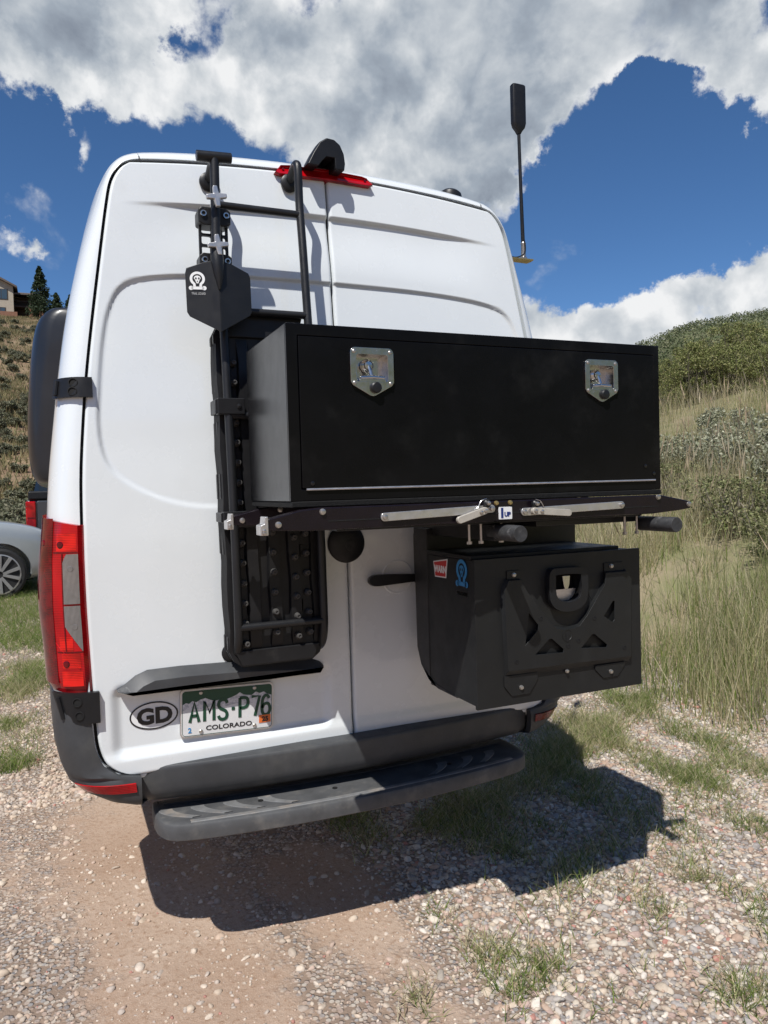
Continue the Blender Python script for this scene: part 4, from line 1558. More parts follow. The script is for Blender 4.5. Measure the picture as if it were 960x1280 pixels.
def emblem(mb, mb2, cx, cz, s, y, yn=-1, plane='XZ'):
    """Shackle-shaped emblem: a bow with a face inside, its pin below."""
    def Q(x, z, d=0.0):
        return (x, y + yn * d, z) if plane == 'XZ' else (y + yn * d, x, z)
    def strip(pts, w, d=.0012):
        P = [Vector(p) for p in pts]
        rows = []
        for i, p in enumerate(P):
            t = (P[min(i + 1, len(P) - 1)] - P[max(i - 1, 0)]).normalized()
            nrm = Vector((-t.y, t.x)) * w / 2
            a, b = p + nrm, p - nrm
            rows.append([Q(a.x, a.y, 0), Q(a.x, a.y, d), Q(b.x, b.y, d), Q(b.x, b.y, 0)])
        mb.grid(np.array(rows))
    ring = [(cx + s * .36 * math.cos(a), cz + s * .20 + s * .36 * math.sin(a)) for a in np.radians(np.linspace(-58, 238, 26))]
    ring = [(cx + s * .17, cz - s * .30)] + ring + [(cx - s * .17, cz - s * .30)]
    strip(ring, s * .15)
    strip([(cx - s * .36, cz - s * .36), (cx + s * .36, cz - s * .36)], s * .17)
    for q in (-1, 1):
        mb.add([Q(cx + q * s * .38 + s * .13 * math.cos(a), cz - s * .36 + s * .13 * math.sin(a), .0012) for a in np.linspace(0, 2 * math.pi, 14)[:-1]], [tuple(range(13))])
    # face
    face = [(-.20, .24), (-.14, .36), (0, .40), (.14, .36), (.20, .24), (.12, .10), (.05, -.08), (-.05, -.08), (-.12, .10)]
    mb.add([Q(cx + a * s, cz + b * s, .0010) for a, b in face], [tuple(range(len(face)))])
    for q in (-1, 1):
        mb2.add([Q(cx + q * s * .085 + s * .05 * math.cos(a), cz + s * .22 + s * .065 * math.sin(a), .0018) for a in np.linspace(0, 2 * math.pi, 10)[:-1]], [tuple(range(9))])
    mb2.add([Q(cx + q * s * .03, cz + r * s, .0018) for q, r in ((-1, .08), (1, .08), (.6, .0), (-.6, .0))], [(0, 1, 2, 3)])


def build_shovel():
    t = thing('folding_shovel', 'black folding shovel with pointed blade clamped upright to the top of the ladder', 'shovel', (-.455, -.12, 2.05))
    mb = MB()
    mb.tube([(-.452, -.098, 2.615), (-.455, -.104, 2.45), (-.459, -.110, 2.30), (-.460, -.113, 2.27)], .0150, 16)
    sh = mb.build('shaft', POWDER, t)
    mb = MB()
    mb.tube([(-.508, -.098, 2.613), (-.452, -.098, 2.616), (-.398, -.098, 2.619)], .0165, 16)
    mb.build('grip_bar', POWDER, t, bevel=.0015)
    cx = -.456
    # blade: two faces folded along the centre line
    L = [(-.553, 2.256), (-.500, 2.276), (cx, 2.286), (cx, 2.057), (-.548, 2.104), (-.556, 2.118), (-.557, 2.240)]
    R = [(-.357, 2.256), (-.410, 2.276), (cx, 2.286), (cx, 2.057), (-.358, 2.118), (-.351, 2.130), (-.351, 2.242)]
    mb = MB()
    for half in (L, R):
        V = []
        for x, z in half:
            y = -.128 + .022 * (abs(x - cx) / .1) - .012 * (2.286 - z) / .23
            V.append((x, y, z))
        n = len(V)
        mb.add(V + [(x, y + .004, z) for x, y, z in V], [tuple(range(n)), tuple(range(2 * n - 1, n - 1, -1))] + [(i, (i + 1) % n, n + (i + 1) % n, n + i) for i in range(n)])
    bl = mb.build('blade', POWDER, t, bevel=.0015, sharp=12, smooth=True)
    mb = MB()
    mb.tube([(-.460, -.114, 2.335), (-.459, -.124, 2.285), (-.457, -.131, 2.24), (-.456, -.133, 2.19)], .02, 14, rs=[.019, .021, .016, .004])
    mb.build('socket', POWDER, t)
    m1, m2 = MB(), MB()
    emblem(m1, m2, -.522, 2.212, .052, 0, 0)
    tb = MB()
    text_mb(m1, 'TRAIL LIZARD', -.520, 2.176, .0075, 0, sx=.62, depth=.0006)

    def fix(m, d):
        m.v = [(x, -.128 + .022 * (abs(x - cx) / .1) - .012 * (2.286 - z) / .23 - d, z) for x, y, z in m.v]
    fix(m1, .0016)
    fix(m2, .0022)
    e = m1.build('emblem', WHITEMARK, bl, smooth=False)
    m2.build('emblem_eyes', BLACKMARK, bl, smooth=False)
    # its carrier on the rail
    c = thing('shovel_mount', 'skeleton bracket with two silver star knobs holding the shovel shaft to the ladder rail', 'bracket', (-.455, -.05, 2.25))
    holes = []
    for z0 in (2.318, 2.352, 2.386):
        for x0 in (-.493, -.446):
            holes.append(rrect(x0, x0 + .030, z0, z0 + .026, .005, 3))
    mb = MB()
    mb.prism(rrect(-.501, -.408, 2.268, 2.462, .014), -.060, -.048, holes=holes)
    mb.build('skeleton_plate', BLKPLASTIC, c, bevel=.0015)
    for z in (2.435, 2.290):
        mb = MB()
        mb.prism([(-.506, z - .022), (-.49, z - .030), (-.42, z - .030), (-.403, z - .022), (-.403, z + .018), (-.414, z + .027), (-.495, z + .027), (-.506, z + .018)], -.086, -.022)
        b = mb.build('clamp_block', BLKPLASTIC, c, bevel=.004)
        for x in (-.490, -.418):
            rb = MB()
            rb.lathe([(.0095, 0), (.0105, .003), (.0095, .006), (.006, .006), (.005, .001)], (x, -.086, z + .004), (0, -1, 0), 16)
            rb.build('bolt_ring', STEEL, b)
            rb = MB()
            rb.cyl((x, -.0872, z + .004), (x, -.0890, z + .004), .0055, n=12)
            rb.build('bolt_core', HOLE, b)
    for z in (2.478, 2.328):
        pts = []
        for k in range(8):
            a = math.radians(45 * k + 8)
            r = .033 if k % 2 == 0 else .0125
            if k % 2 == 0:
                pts += [(-.457 + r * math.cos(a - .2), z + r * math.sin(a - .2)), (-.457 + r * math.cos(a + .2), z + r * math.sin(a + .2))]
            else:
                pts.append((-.457 + r * math.cos(a), z + r * math.sin(a)))
        mb = MB()
        mb.prism(pts, -.128, -.143)
        k_ = mb.build('star_knob', ALU, c, bevel=.003, seg=3)
        mb = MB()
        mb.cyl((-.457, -.06, z - .004), (-.457, -.130, z - .002), .006, n=10)
        mb.build('knob_stem', STEEL, k_)


def latch(parent, cx, top):
    """Polished recessed T-handle latch; cx, top = centre line and upper edge."""
    w = .0635
    zb = top - .100
    tip = top - .131
    y = -.6205
    out = []
    r = .014
    for a in range(0, 91, 18):
        t = math.radians(a)
        out.append((cx + w - r + r * math.cos(t), top - r + r * math.sin(t)))
    for a in range(90, 181, 18):
        t = math.radians(a)
        out.append((cx - w + r + r * math.cos(t), top - r + r * math.sin(t)))
    out += [(cx - w, zb + .008), (cx - w + .006, zb - .002), (cx - .008, tip + .002), (cx, tip), (cx + .008, tip + .002), (cx + w - .006, zb - .002), (cx + w, zb + .008)]
    hole = rrect(cx - .046, cx + .046, top - .092, top - .018, .006, 3)
    mb = MB()
    mb.prism(out, y + .0025, y - .0045, holes=[hole])
    f = mb.build('latch', STEEL, parent, bevel=.0012)
    pan = MB()
    hr = [hole, rrect(cx - .043, cx + .043, top - .089, top - .021, .006, 3)]
    rows = [[(x, y - .003, z) for x, z in hr[0]], [(x, y + .030, z) for x, z in hr[1]]]
    rows = [q + [q[0]] for q in rows]
    pan.grid(np.array(rows))
    n = len(hole) + 1
    pan.f.append(tuple(range(n, 2 * n - 1)))
    pan.m.append(0)
    pan.build('latch_pan', STEEL, f)
    hb = MB()
    hb.lathe([(.0, -.002), (.018, -.002), (.019, .006), (.012, .012), (.011, .018), (.0, .019)], (cx - .006, y + .024, top - .046), (0, -1, 0), 20)
    hb.tube([(cx - .006, y + .012, top - .046), (cx - .003, y + .006, top - .062), (cx, y + .003, top - .080)], .0065, 10)
    hb.tube([(cx - .034, y + .002, top - .081), (cx, y - .001, top - .079), (cx + .036, y + .002, top - .080)], .0062, 10)
    hb.prism(rrect(cx - .038, cx + .040, top - .094, top - .084, .004, 3), y + .012, y - .004)
    hb.build('latch_handle', STEEL, f, bevel=.0008)
    kb = MB()
    kb.lathe([(.0, 0), (.0155, 0), (.0155, .007), (.012, .010), (.0, .011)], (cx + .008, y - .0045, top - .108), (0, -1, 0), 20)
    kb.build('lock_cover', BLKPLASTIC, f)
    for sx, sz in ((-1, top - .011), (1, top - .011), (-1, zb + .004), (1, zb + .004)):
        sb = MB()
        sb.lathe([(.0052, 0), (.0052, .002), (.003, .0035)], (cx + sx * (w - .0105), y - .0045, sz), (0, -1, 0), 10)
        sb.build('latch_screw', ZINC, f)


def build_upper_box():
    x0, x1, y0, y1, z0, z1 = -.390, .866, -.616, -.177, 1.5235, 1.990
    t = thing('storage_box', 'long glossy black metal box with two polished latches on the upper rack', 'storage box', (.24, -.40, z0))
    mb = MB()
    mb.prism([(x0, z0), (x1, z0), (x1, z1), (x0, z1)], y0 + .010, y1, holes=[[(x0 + .004, z0 + .004), (x1 - .004, z0 + .004), (x1 - .004, z1 - .004), (x0 + .004, z1 - .004)]])
    mb.box(x0 + .003, x1 - .003, y1 - .006, y1 - .001, z0 + .003, z1 - .003)
    mb.build('box_shell', BOXBLK, t, bevel=.002)
    lip = .031
    mb = MB()
    mb.prism([(x0, z0), (x1, z0), (x1, z1), (x0, z1)], y0, y0 + .010 - .0005, holes=[[(x0 + lip, z0 + lip), (x1 - .022, z0 + lip), (x1 - .022, z1 - lip), (x0 + lip, z1 - lip)]])
    mb.build('front_frame', BOXFRONT, t, bevel=.002)
    mb = MB()
    ho = [rrect(c - .046, c + .046, 1.934 - .092, 1.934 - .018, .006, 3) for c in (-.1515, .6265)]
    mb.prism([(x0 + lip + .002, z0 + lip + .003), (x1 - .024, z0 + lip + .003), (x1 - .024, z1 - lip - .002), (x0 + lip + .002, z1 - lip - .002)], y0 - .002, y0 + .008, holes=ho)
    d = mb.build('door_panel', BOXFRONT, t, bevel=.0015)
    mb = MB()
    mb.tube([(x0 + .043, y0 - .003, z0 + .0305), (x1 - .026, y0 - .003, z0 + .0305)], .0032, 8)
    mb.build('hinge_strip', ALU, t)
    latch(d, -.1515, 1.934)
    latch(d, .6265, 1.934)
    for x, z in ((.80, 1.60), (.835, 1.575), (-.33, 1.57)):
        sb = MB()
        sb.lathe([(.006, 0), (.006, .002), (.002, .003)], (x, y0 - .002, z), (0, -1, 0), 10)
        sb.build('rivet', BOXBLK, d)
    mb = MB()
    mb.box(x0 + .002, x1 - .002, y0 - .004, y1, z0 - .0165, z0 - .0005)
    o = mb.build('rubber_mat', MATRUB, None, bevel=.003)
    tag(o, 'speckled black rubber mat lying under the long upper box', 'mat')


def bolt(parent, p, r=.008, ax=(0, -1, 0), m=None, name='bolt', h=.006, n=6):
    sb = MB()
    sb.lathe([(r * 1.15, 0), (r * 1.15, .0015), (r, .0015), (r, h), (r * .6, h + .001)], p, ax, n if n > 6 else 12)
    return sb.build(name, m or ZINC, parent)


def build_rack():
    t = thing('cargo_rack', 'dark plum folding rack with silver levers carrying the long black box', 'rack', (.24, -.4, 1.40))
    poly = [(-.462, 1.452), (-.462, 1.481), (-.372, 1.502), (-.315, 1.506), (.832, 1.506), (.960, 1.482), (.967, 1.472), (.962, 1.458), (.90, 1.452), (.80, 1.446), (-.28, 1.446), (-.36, 1.446)]
    for y0, y1 in ((-.648, -.610), (-.242, -.204)):
        mb = MB()
        mb.prism(poly, y0, y1)
        a = mb.build('tray_arm', ANOD, t, bevel=.004)
        for x, z in ((-.315, 1.495), (.822, 1.499), (.952, 1.472), (-.435, 1.466)):
            bolt(a, (x, y0, z), .0075)
        # grooves of the extrusion
        gb = MB()
        gb.box(-.30, .82, y0 - .0012, y0 + .004, 1.4685, 1.4715)
        gb.build('extrusion_groove', HOLE, a)
        # silver end clamp
        cb = MB()
        cb.prism([(-.482, 1.440), (-.462, 1.440), (-.462, 1.488), (-.470, 1.488), (-.472, 1.470), (-.482, 1.466)], y0 - .006, y1 + .006)
        c = cb.build('end_clamp', ALU, t, bevel=.002)
        for dy in (.004, .022):
            bolt(c, (-.474, y0 - .006, 1.452 if dy < .01 else 1.447), .005)
    mb = MB()
    mb.box(-.26, .80, -.600, -.245, 1.4385, 1.4455)
    mb.build('tray_plate', POWDER, t, bevel=.002)
    mb = MB()
    mb.box(.235, .31, -.60, -.06, 1.385, 1.436)
    mb.box(.25, .30, -.10, -.012, 1.20, 1.3845)
    mb.build('centre_beam', POWDER, t, bevel=.004)
    mb = MB()
    mb.box(.42, .84, -.55, -.30, 1.418, 1.437)
    mb.build('cross_plate', POWDER, t, bevel=.003)

    def bar(x0, z0, x1, z1, h, y0, y1, m, name):
        d = Vector((x1 - x0, 0, z1 - z0))
        L = d.length
        a = math.atan2(d.z, d.x)
        M = Matrix.Translation((x0, 0, z0)) @ Matrix.Rotation(-a, 4, 'Y')
        mb = MB()
        mb.prism(rrect(-h / 2, L + h / 2, -h / 2, h / 2, h * .48, 5), y0, y1, M=M)
        return mb.build(name, m, t, bevel=.0015)
    for x0, z0, x1, z1, lx0, lz0, lx1, lz1 in ((-.140, 1.474, .196, 1.4845, .085, 1.457, .165, 1.480), (.668, 1.479, .308, 1.471, .455, 1.463, .335, 1.473)):
        b = bar(x0, z0, x1, z1, .023, -.656, -.6495, ALU, 'flat_bar')
        bolt(b, (x0, -.656, z0), .007)
        bolt(b, (x1, -.656, z1), .007)
        l = bar(lx0, lz0, lx1, lz1, .020, -.672, -.660, CREAM, 'release_lever')
        bolt(l, (lx1, -.672, lz1), .005)
        bolt(l, (lx1 - (lx1 - lx0) * .18, -.672, lz1 - (lz1 - lz0) * .18), .005)
        kx = lx1 + (.012 if lx1 < .25 else .008)
        hb = MB()
        hb.lathe([(.0, 0), (.012, 0), (.012, .008), (.008, .012), (.0, .012)], (kx, -.656, lz1 + .020), (0, -1, 0), 16)
        hb.build('pivot_knob', BLKPLASTIC, l)
        bolt(l, (kx, -.668, lz1 + .021), .0055)
        wb = MB()
        s = -1 if lx1 < .25 else 1
        wb.tube(catmull([(kx, -.660, lz1 + .034), (kx + s * .018, -.660, lz1 + .028), (kx + s * .030, -.660, lz1 + .010), (kx + s * .042, -.658, lz1 + .004)], 4), .0016, 6)
        wb.build('spring_wire', STEEL, l)
    for x in (.215, .262):
        bolt(t, (x, -.648, 1.500), .006, m=BRASS)
    lb = MB()
    lb.prism(rrect(.2225, .2675, 1.452, 1.488, .002, 2), -.646, -.6505)
    l = lb.build('maker_label', WHITEMARK, t, label='small white label reading 1UP')
    tb = MB()
    text_mb(tb, '1', .2335, 1.471, .026, -.6508, sx=.95, bold=.0022)
    text_mb(tb, 'UP', .2515, 1.4665, .0125, -.6508, sx=.98, bold=.0009)
    tb.build('label_lettering', NAVYMARK, l, smooth=False)
    for x, z, L in ((.255, 1.411, .15), (.828, 1.412, .16)):
        mb = MB()
        mb.lathe([(.0235, -.0), (.0240, .002), (.0240, L - .003), (.0225, L), (.0, L - .001)], (x, -.562, z), (0, -1, 0), 28)
        mb.build('end_tube', WORNRUB, t, sharp=40)
    for x in (.16, .20, .27, .74, .79):
        ub = MB()
        ub.tube([(x, -.585, 1.445), (x, -.585, 1.385)], .004, 8)
        u = ub.build('clamp_stud', ZINC, t)
        nb = MB()
        nb.lathe([(.008, 0), (.008, .008), (.005, .009)], (x, -.585, 1.388), (0, 0, -1), 6)
        nb.build('nut', ZINC, u)


def build_lower_box():
    x0, x1, y0, y1, z0, z1 = .205, .847, -.530, -.205, .864, 1.326
    t = thing('storage_box', 'smaller matte black box with raised mounting plate below the long box on the right door', 'storage box', (.52, -.35, z0))
    mb = MB()
    mb.prism([(x0 + .006, z0 + .006), (x1 - .006, z0 + .006), (x1 - .006, z1 - .004), (x0 + .006, z1 - .004)], y0 + .012, y1,
             holes=[[(x0 + .010, z0 + .010), (x1 - .010, z0 + .010), (x1 - .010, z1 - .010), (x0 + .010, z1 - .010)]])
    mb.box(x0 + .010, x1 - .010, y1 - .006, y1 - .001, z0 + .010, z1 - .010)
    sh = mb.build('box_shell', LOWBLK, t, bevel=.003)
    mb = MB()
    mb.box(x0 + .004, x1 - .06, y0 + .03, y1, z1 - .0035, z1 + .010)
    mb.build('lid_plate', LOWBLK, t, bevel=.003)
    mb = MB()
    mb.prism([(x0, z0), (x1, z0), (x1, z1), (x0, z1)], y0 - .002, y0 + .0115, holes=[rrect(.485, .590, 1.172, 1.262, .02, 4)])
    d = mb.build('door_panel', LOWBLK, t, bevel=.002)
    # rounded carrying frame against the van door
    mb = MB()
    mb.prism([(-.395, .868), (-.26, .868), (-.19, .885), (-.135, .928), (-.108, .985), (-.102, 1.41), (-.2045, 1.41), (-.2045, .885), (-.395, .8735)], x0 + .004, x1 - .01, plane='YZ')
    mb.box(x0 + .06, x1 - .1, -.1015, -.010, .98, 1.08)
    mb.build('mount_frame', POWDER, t, bevel=.004)
    # pressed mounting plate on the front
    y = y0 - .0025
    outer = [(.308, .975), (.300, 1.225), (.316, 1.256), (.362, 1.256), (.385, 1.215), (.462, 1.118), (.490, 1.092), (.535, 1.082), (.580, 1.090), (.612, 1.122),
             (.686, 1.218), (.690, 1.254), (.778, 1.254), (.797, 1.226), (.790, .968)]
    holes = [[(.388, 1.150), (.422, 1.108), (.420, 1.094), (.372, 1.050)], [(.408, 1.016), (.462, 1.060), (.472, 1.060), (.516, 1.022), (.514, 1.012)],
             [(.586, 1.018), (.630, 1.058), (.640, 1.058), (.690, 1.018), (.688, 1.010)], [(.679, 1.113), (.718, 1.160), (.725, 1.158), (.722, 1.098), (.715, 1.090)]]
    mb = MB()
    mb.prism(outer, y - .0125, y - .016, holes=holes)
    pl = mb.build('mounting_plate', LOWBLK, t, bevel=.001)
    mb = MB()
    # standing sides of the pressing
    n = len(outer)
    mb.grid(np.array([[(x, y - .0135, z) for x, z in outer + outer[:1]], [(x + (.008 if x < .55 else -.008) * -0.6, y + .002, z + (.006 if z > 1.0 else -.022)) for x, z in outer + outer[:1]]]))
    mb.build('plate_skirt', LOWBLK, pl)
    for poly in ([(.300, .958), (.300, .925), (.326, .893), (.392, .893), (.424, .936), (.424, .958)], [(.650, .950), (.650, .936), (.682, .905), (.742, .905), (.772, .938), (.772, .950)],
                 [(.318, 1.250), (.318, 1.285), (.366, 1.285), (.366, 1.250)], [(.694, 1.250), (.694, 1.285), (.772, 1.285), (.772, 1.250)]):
        tb = MB()
        tb.prism(poly, y, y - .004)
        tb.build('fixing_tab', LOWBLK, pl, bevel=.001)
    for x, z in ((.342, 1.272), (.722, 1.274), (.360, .917), (.712, .924)):
        bolt(pl, (x, y - .004, z), .0062)
    bolt(pl, (.535, y - .004, .947), .0055)
    for x, z in ((.432, 1.128), (.640, 1.110), (.338, 1.002), (.762, 1.000), (.575, 1.043), (.535, 1.030)):
        hb = MB()
        hb.lathe([(.0075, 0), (.0075, .0012), (.005, .0015), (.005, .0005)], (x, y - .016, z), (0, -1, 0), 12)
        hb.build('plate_hole', HOLE, pl)
    hb = MB()
    hb.lathe([(.020, 0), (.020, .0012), (.017, .0014), (.016, .0004)], (.532, y - .016, 1.066), (0, -1, 0), 20)
    hb.build('lock_ring', LOWBLK, pl)
    hb = MB()
    hb.prism([(.526, 1.045), (.537, 1.045), (.537, 1.060), (.542, 1.070), (.534, 1.076), (.526, 1.072)], y - .0165, y - .0178)
    hb.build('keyhole', HOLE, pl)
    # latch: moulded surround with a polished paddle inside
    so = [(.462, 1.255), (.470, 1.276), (.490, 1.283), (.585, 1.281), (.606, 1.272), (.612, 1.252), (.611, 1.195), (.600, 1.166), (.575, 1.148), (.535, 1.142), (.497, 1.149), (.472, 1.168), (.462, 1.196)]
    so = catmull(so, 4, closed=True)
    hi = [(.487, 1.250), (.495, 1.262), (.575, 1.260), (.585, 1.250), (.585, 1.200), (.570, 1.180), (.536, 1.173), (.505, 1.181), (.488, 1.200)]
    hi = catmull(hi, 4, closed=True)
    mb = MB()
    mb.prism(so, y + .002, y - .024, holes=[hi])
    lt = mb.build('latch_surround', BLKPLASTIC, d, bevel=.004, seg=3)
    pan = MB()
    rows = [[(x, y - .012, z) for x, z in hi], [(x, y + .028, z) for x, z in hi]]
    rows = [r + [r[0]] for r in rows]
    pan.grid(np.array(rows))
    k = len(hi) + 1
    pan.f.append(tuple(range(k, 2 * k - 1)))
    pan.m.append(0)
    pan.build('latch_bowl', HOLE, lt)
    cb = MB()
    P = []
    for i in range(6):
        f = i / 5
        P.append([(.536 + (.047 - .004 * f) * math.cos(a), y + .003 - .005 * f, 1.216 - .044 * math.sin(a) * (1 - f) - .004 * f) for a in np.radians(np.linspace(8, 172, 16))])
    cb.grid(np.array(P))
    cb.build('latch_cup', ALU, lt)
    pb = MB()
    pb.prism([(.522, 1.256), (.552, 1.256), (.549, 1.228), (.543, 1.212), (.531, 1.212), (.526, 1.228)], y + .004, y - .010)
    pb.tube([(.537, y + .002, 1.216), (.537, y + .006, 1.196)], .005, 10)
    pb.build('latch_paddle', STEEL, lt, bevel=.003)
    # stickers on the left side
    xs = x0 + .0055
    sb = MB()
    sb.prism([(-.353, 1.316), (-.252, 1.302), (-.262, 1.250), (-.340, 1.252)], xs - .0004, xs - .0014, plane='YZ')
    s1 = sb.build('brand_sticker', WHITEMARK, sh, label='red and white sticker reading WARN')
    # seen from the left, y runs backwards
    sb = MB()
    sb.prism([(-.348, 1.311), (-.258, 1.299), (-.266, 1.254), (-.336, 1.256)], xs - .0016, xs - .0022, plane='YZ')
    sb.build('sticker_field', REDMARK, s1)
    tb = MB()
    text_mb(tb, 'WARN', 0, 0, .022, 0, sx=.86, bold=.0014)
    tb.v = [(xs - .0026 + v[1] * .3, -.302 - v[0], 1.279 + v[2]) for v in tb.v]
    tb.build('sticker_lettering', WHITEMARK, s1, smooth=False)
    m1, m2 = MB(), MB()
    emblem(m1, m2, -.445, 1.272, .078, xs - .0006, -1, 'YZ')
    o = m1.build('emblem_sticker', BLUEMARK, sh, smooth=False, label='blue shackle emblem')
    m2.build('emblem_eyes', BLACKMARK, o, smooth=False)
    tb = MB()
    text_mb(tb, 'TRAIL LIZARD', 0, 0, .011, 0, sx=.66, bold=.0004)
    tb.v = [(xs - .0012, -.445 - v[0], 1.213 + v[2]) for v in tb.v]
    tb.build('emblem_lettering', WHITEMARK, o, smooth=False)


def build_antenna():
    x, y, z = .945, .25, 2.523
    t = thing('whip_antenna', 'black whip antenna with flat paddle tip on a gold bracket beside the van roof', 'antenna', (x, y, z))
    mb = MB()
    mb.prism([(x - .135, y - .02), (x + .032, y - .026), (x + .036, y), (x + .032, y + .026), (x - .135, y + .02)], z - .006, z, plane='XY')
    mb.box(x - .140, x - .135, y - .02, y + .02, z - .05, z)
    mb.build('bracket', BRASS, t, bevel=.001)
    mb = MB()
    mb.lathe([(.016, 0), (.016, .010), (.011, .014), (.010, .065), (.012, .070), (.008, .078)], (x - .002, y, z), (0, 0, 1), 16)
    mb.build('base_post', ZINC, t)
    mb = MB()
    mb.tube([(x - .003, y, z + .07), (x - .008, y, z + .3), (x - .011, y, z + .48), (x - .012, y, z + .545)], .008, 10, rs=[.0085, .0075, .0070, .0075])
    mb.build('mast', BLKPLASTIC, t)
    mb = MB()
    xc = x - .0125
    zs = [(.535, .008, .008), (.548, .016, .011), (.562, .028, .014), (.58, .033, .016), (.725, .0335, .0165), (.738, .033, .016), (.742, .030, .013)]
    rows = []
    for h, a, b in zs:
        rows.append([(xc + math.copysign(abs(math.cos(t_)) ** .45, math.cos(t_)) * a, y + math.copysign(abs(math.sin(t_)) ** .45, math.sin(t_)) * b, z + h) for t_ in np.linspace(0, 2 * math.pi, 25)])
    mb.grid(np.array(rows))
    k = 25
    mb.f.append(tuple(range((len(zs) - 1) * k, len(zs) * k - 1)))
    mb.m.append(0)
    mb.build('paddle_tip', BLKPLASTIC, t)
    mb = MB()
    mb.tube(catmull([(x - .003, y - .010, z + .085), (x - .002, y - .016, z + .05), (x - .012, y - .02, z + .02), (x - .045, y - .01, z + .005), (x - .09, y, z + .012)], 5), .0028, 6)
    mb.build('cable', BLKPLASTIC, t)


build_ladder()
build_board(0.0, True)
build_board(0.046, False)
build_shovel()
build_upper_box()
build_rack()
build_lower_box()
build_antenna()

# ================================================================ BACKGROUND
def tz(x, y):
    return float(terr(np.array([x]), np.array([y]))[0])


def rotz_pts(M, pts):
    return [tuple(M @ Vector(p)) for p in pts]


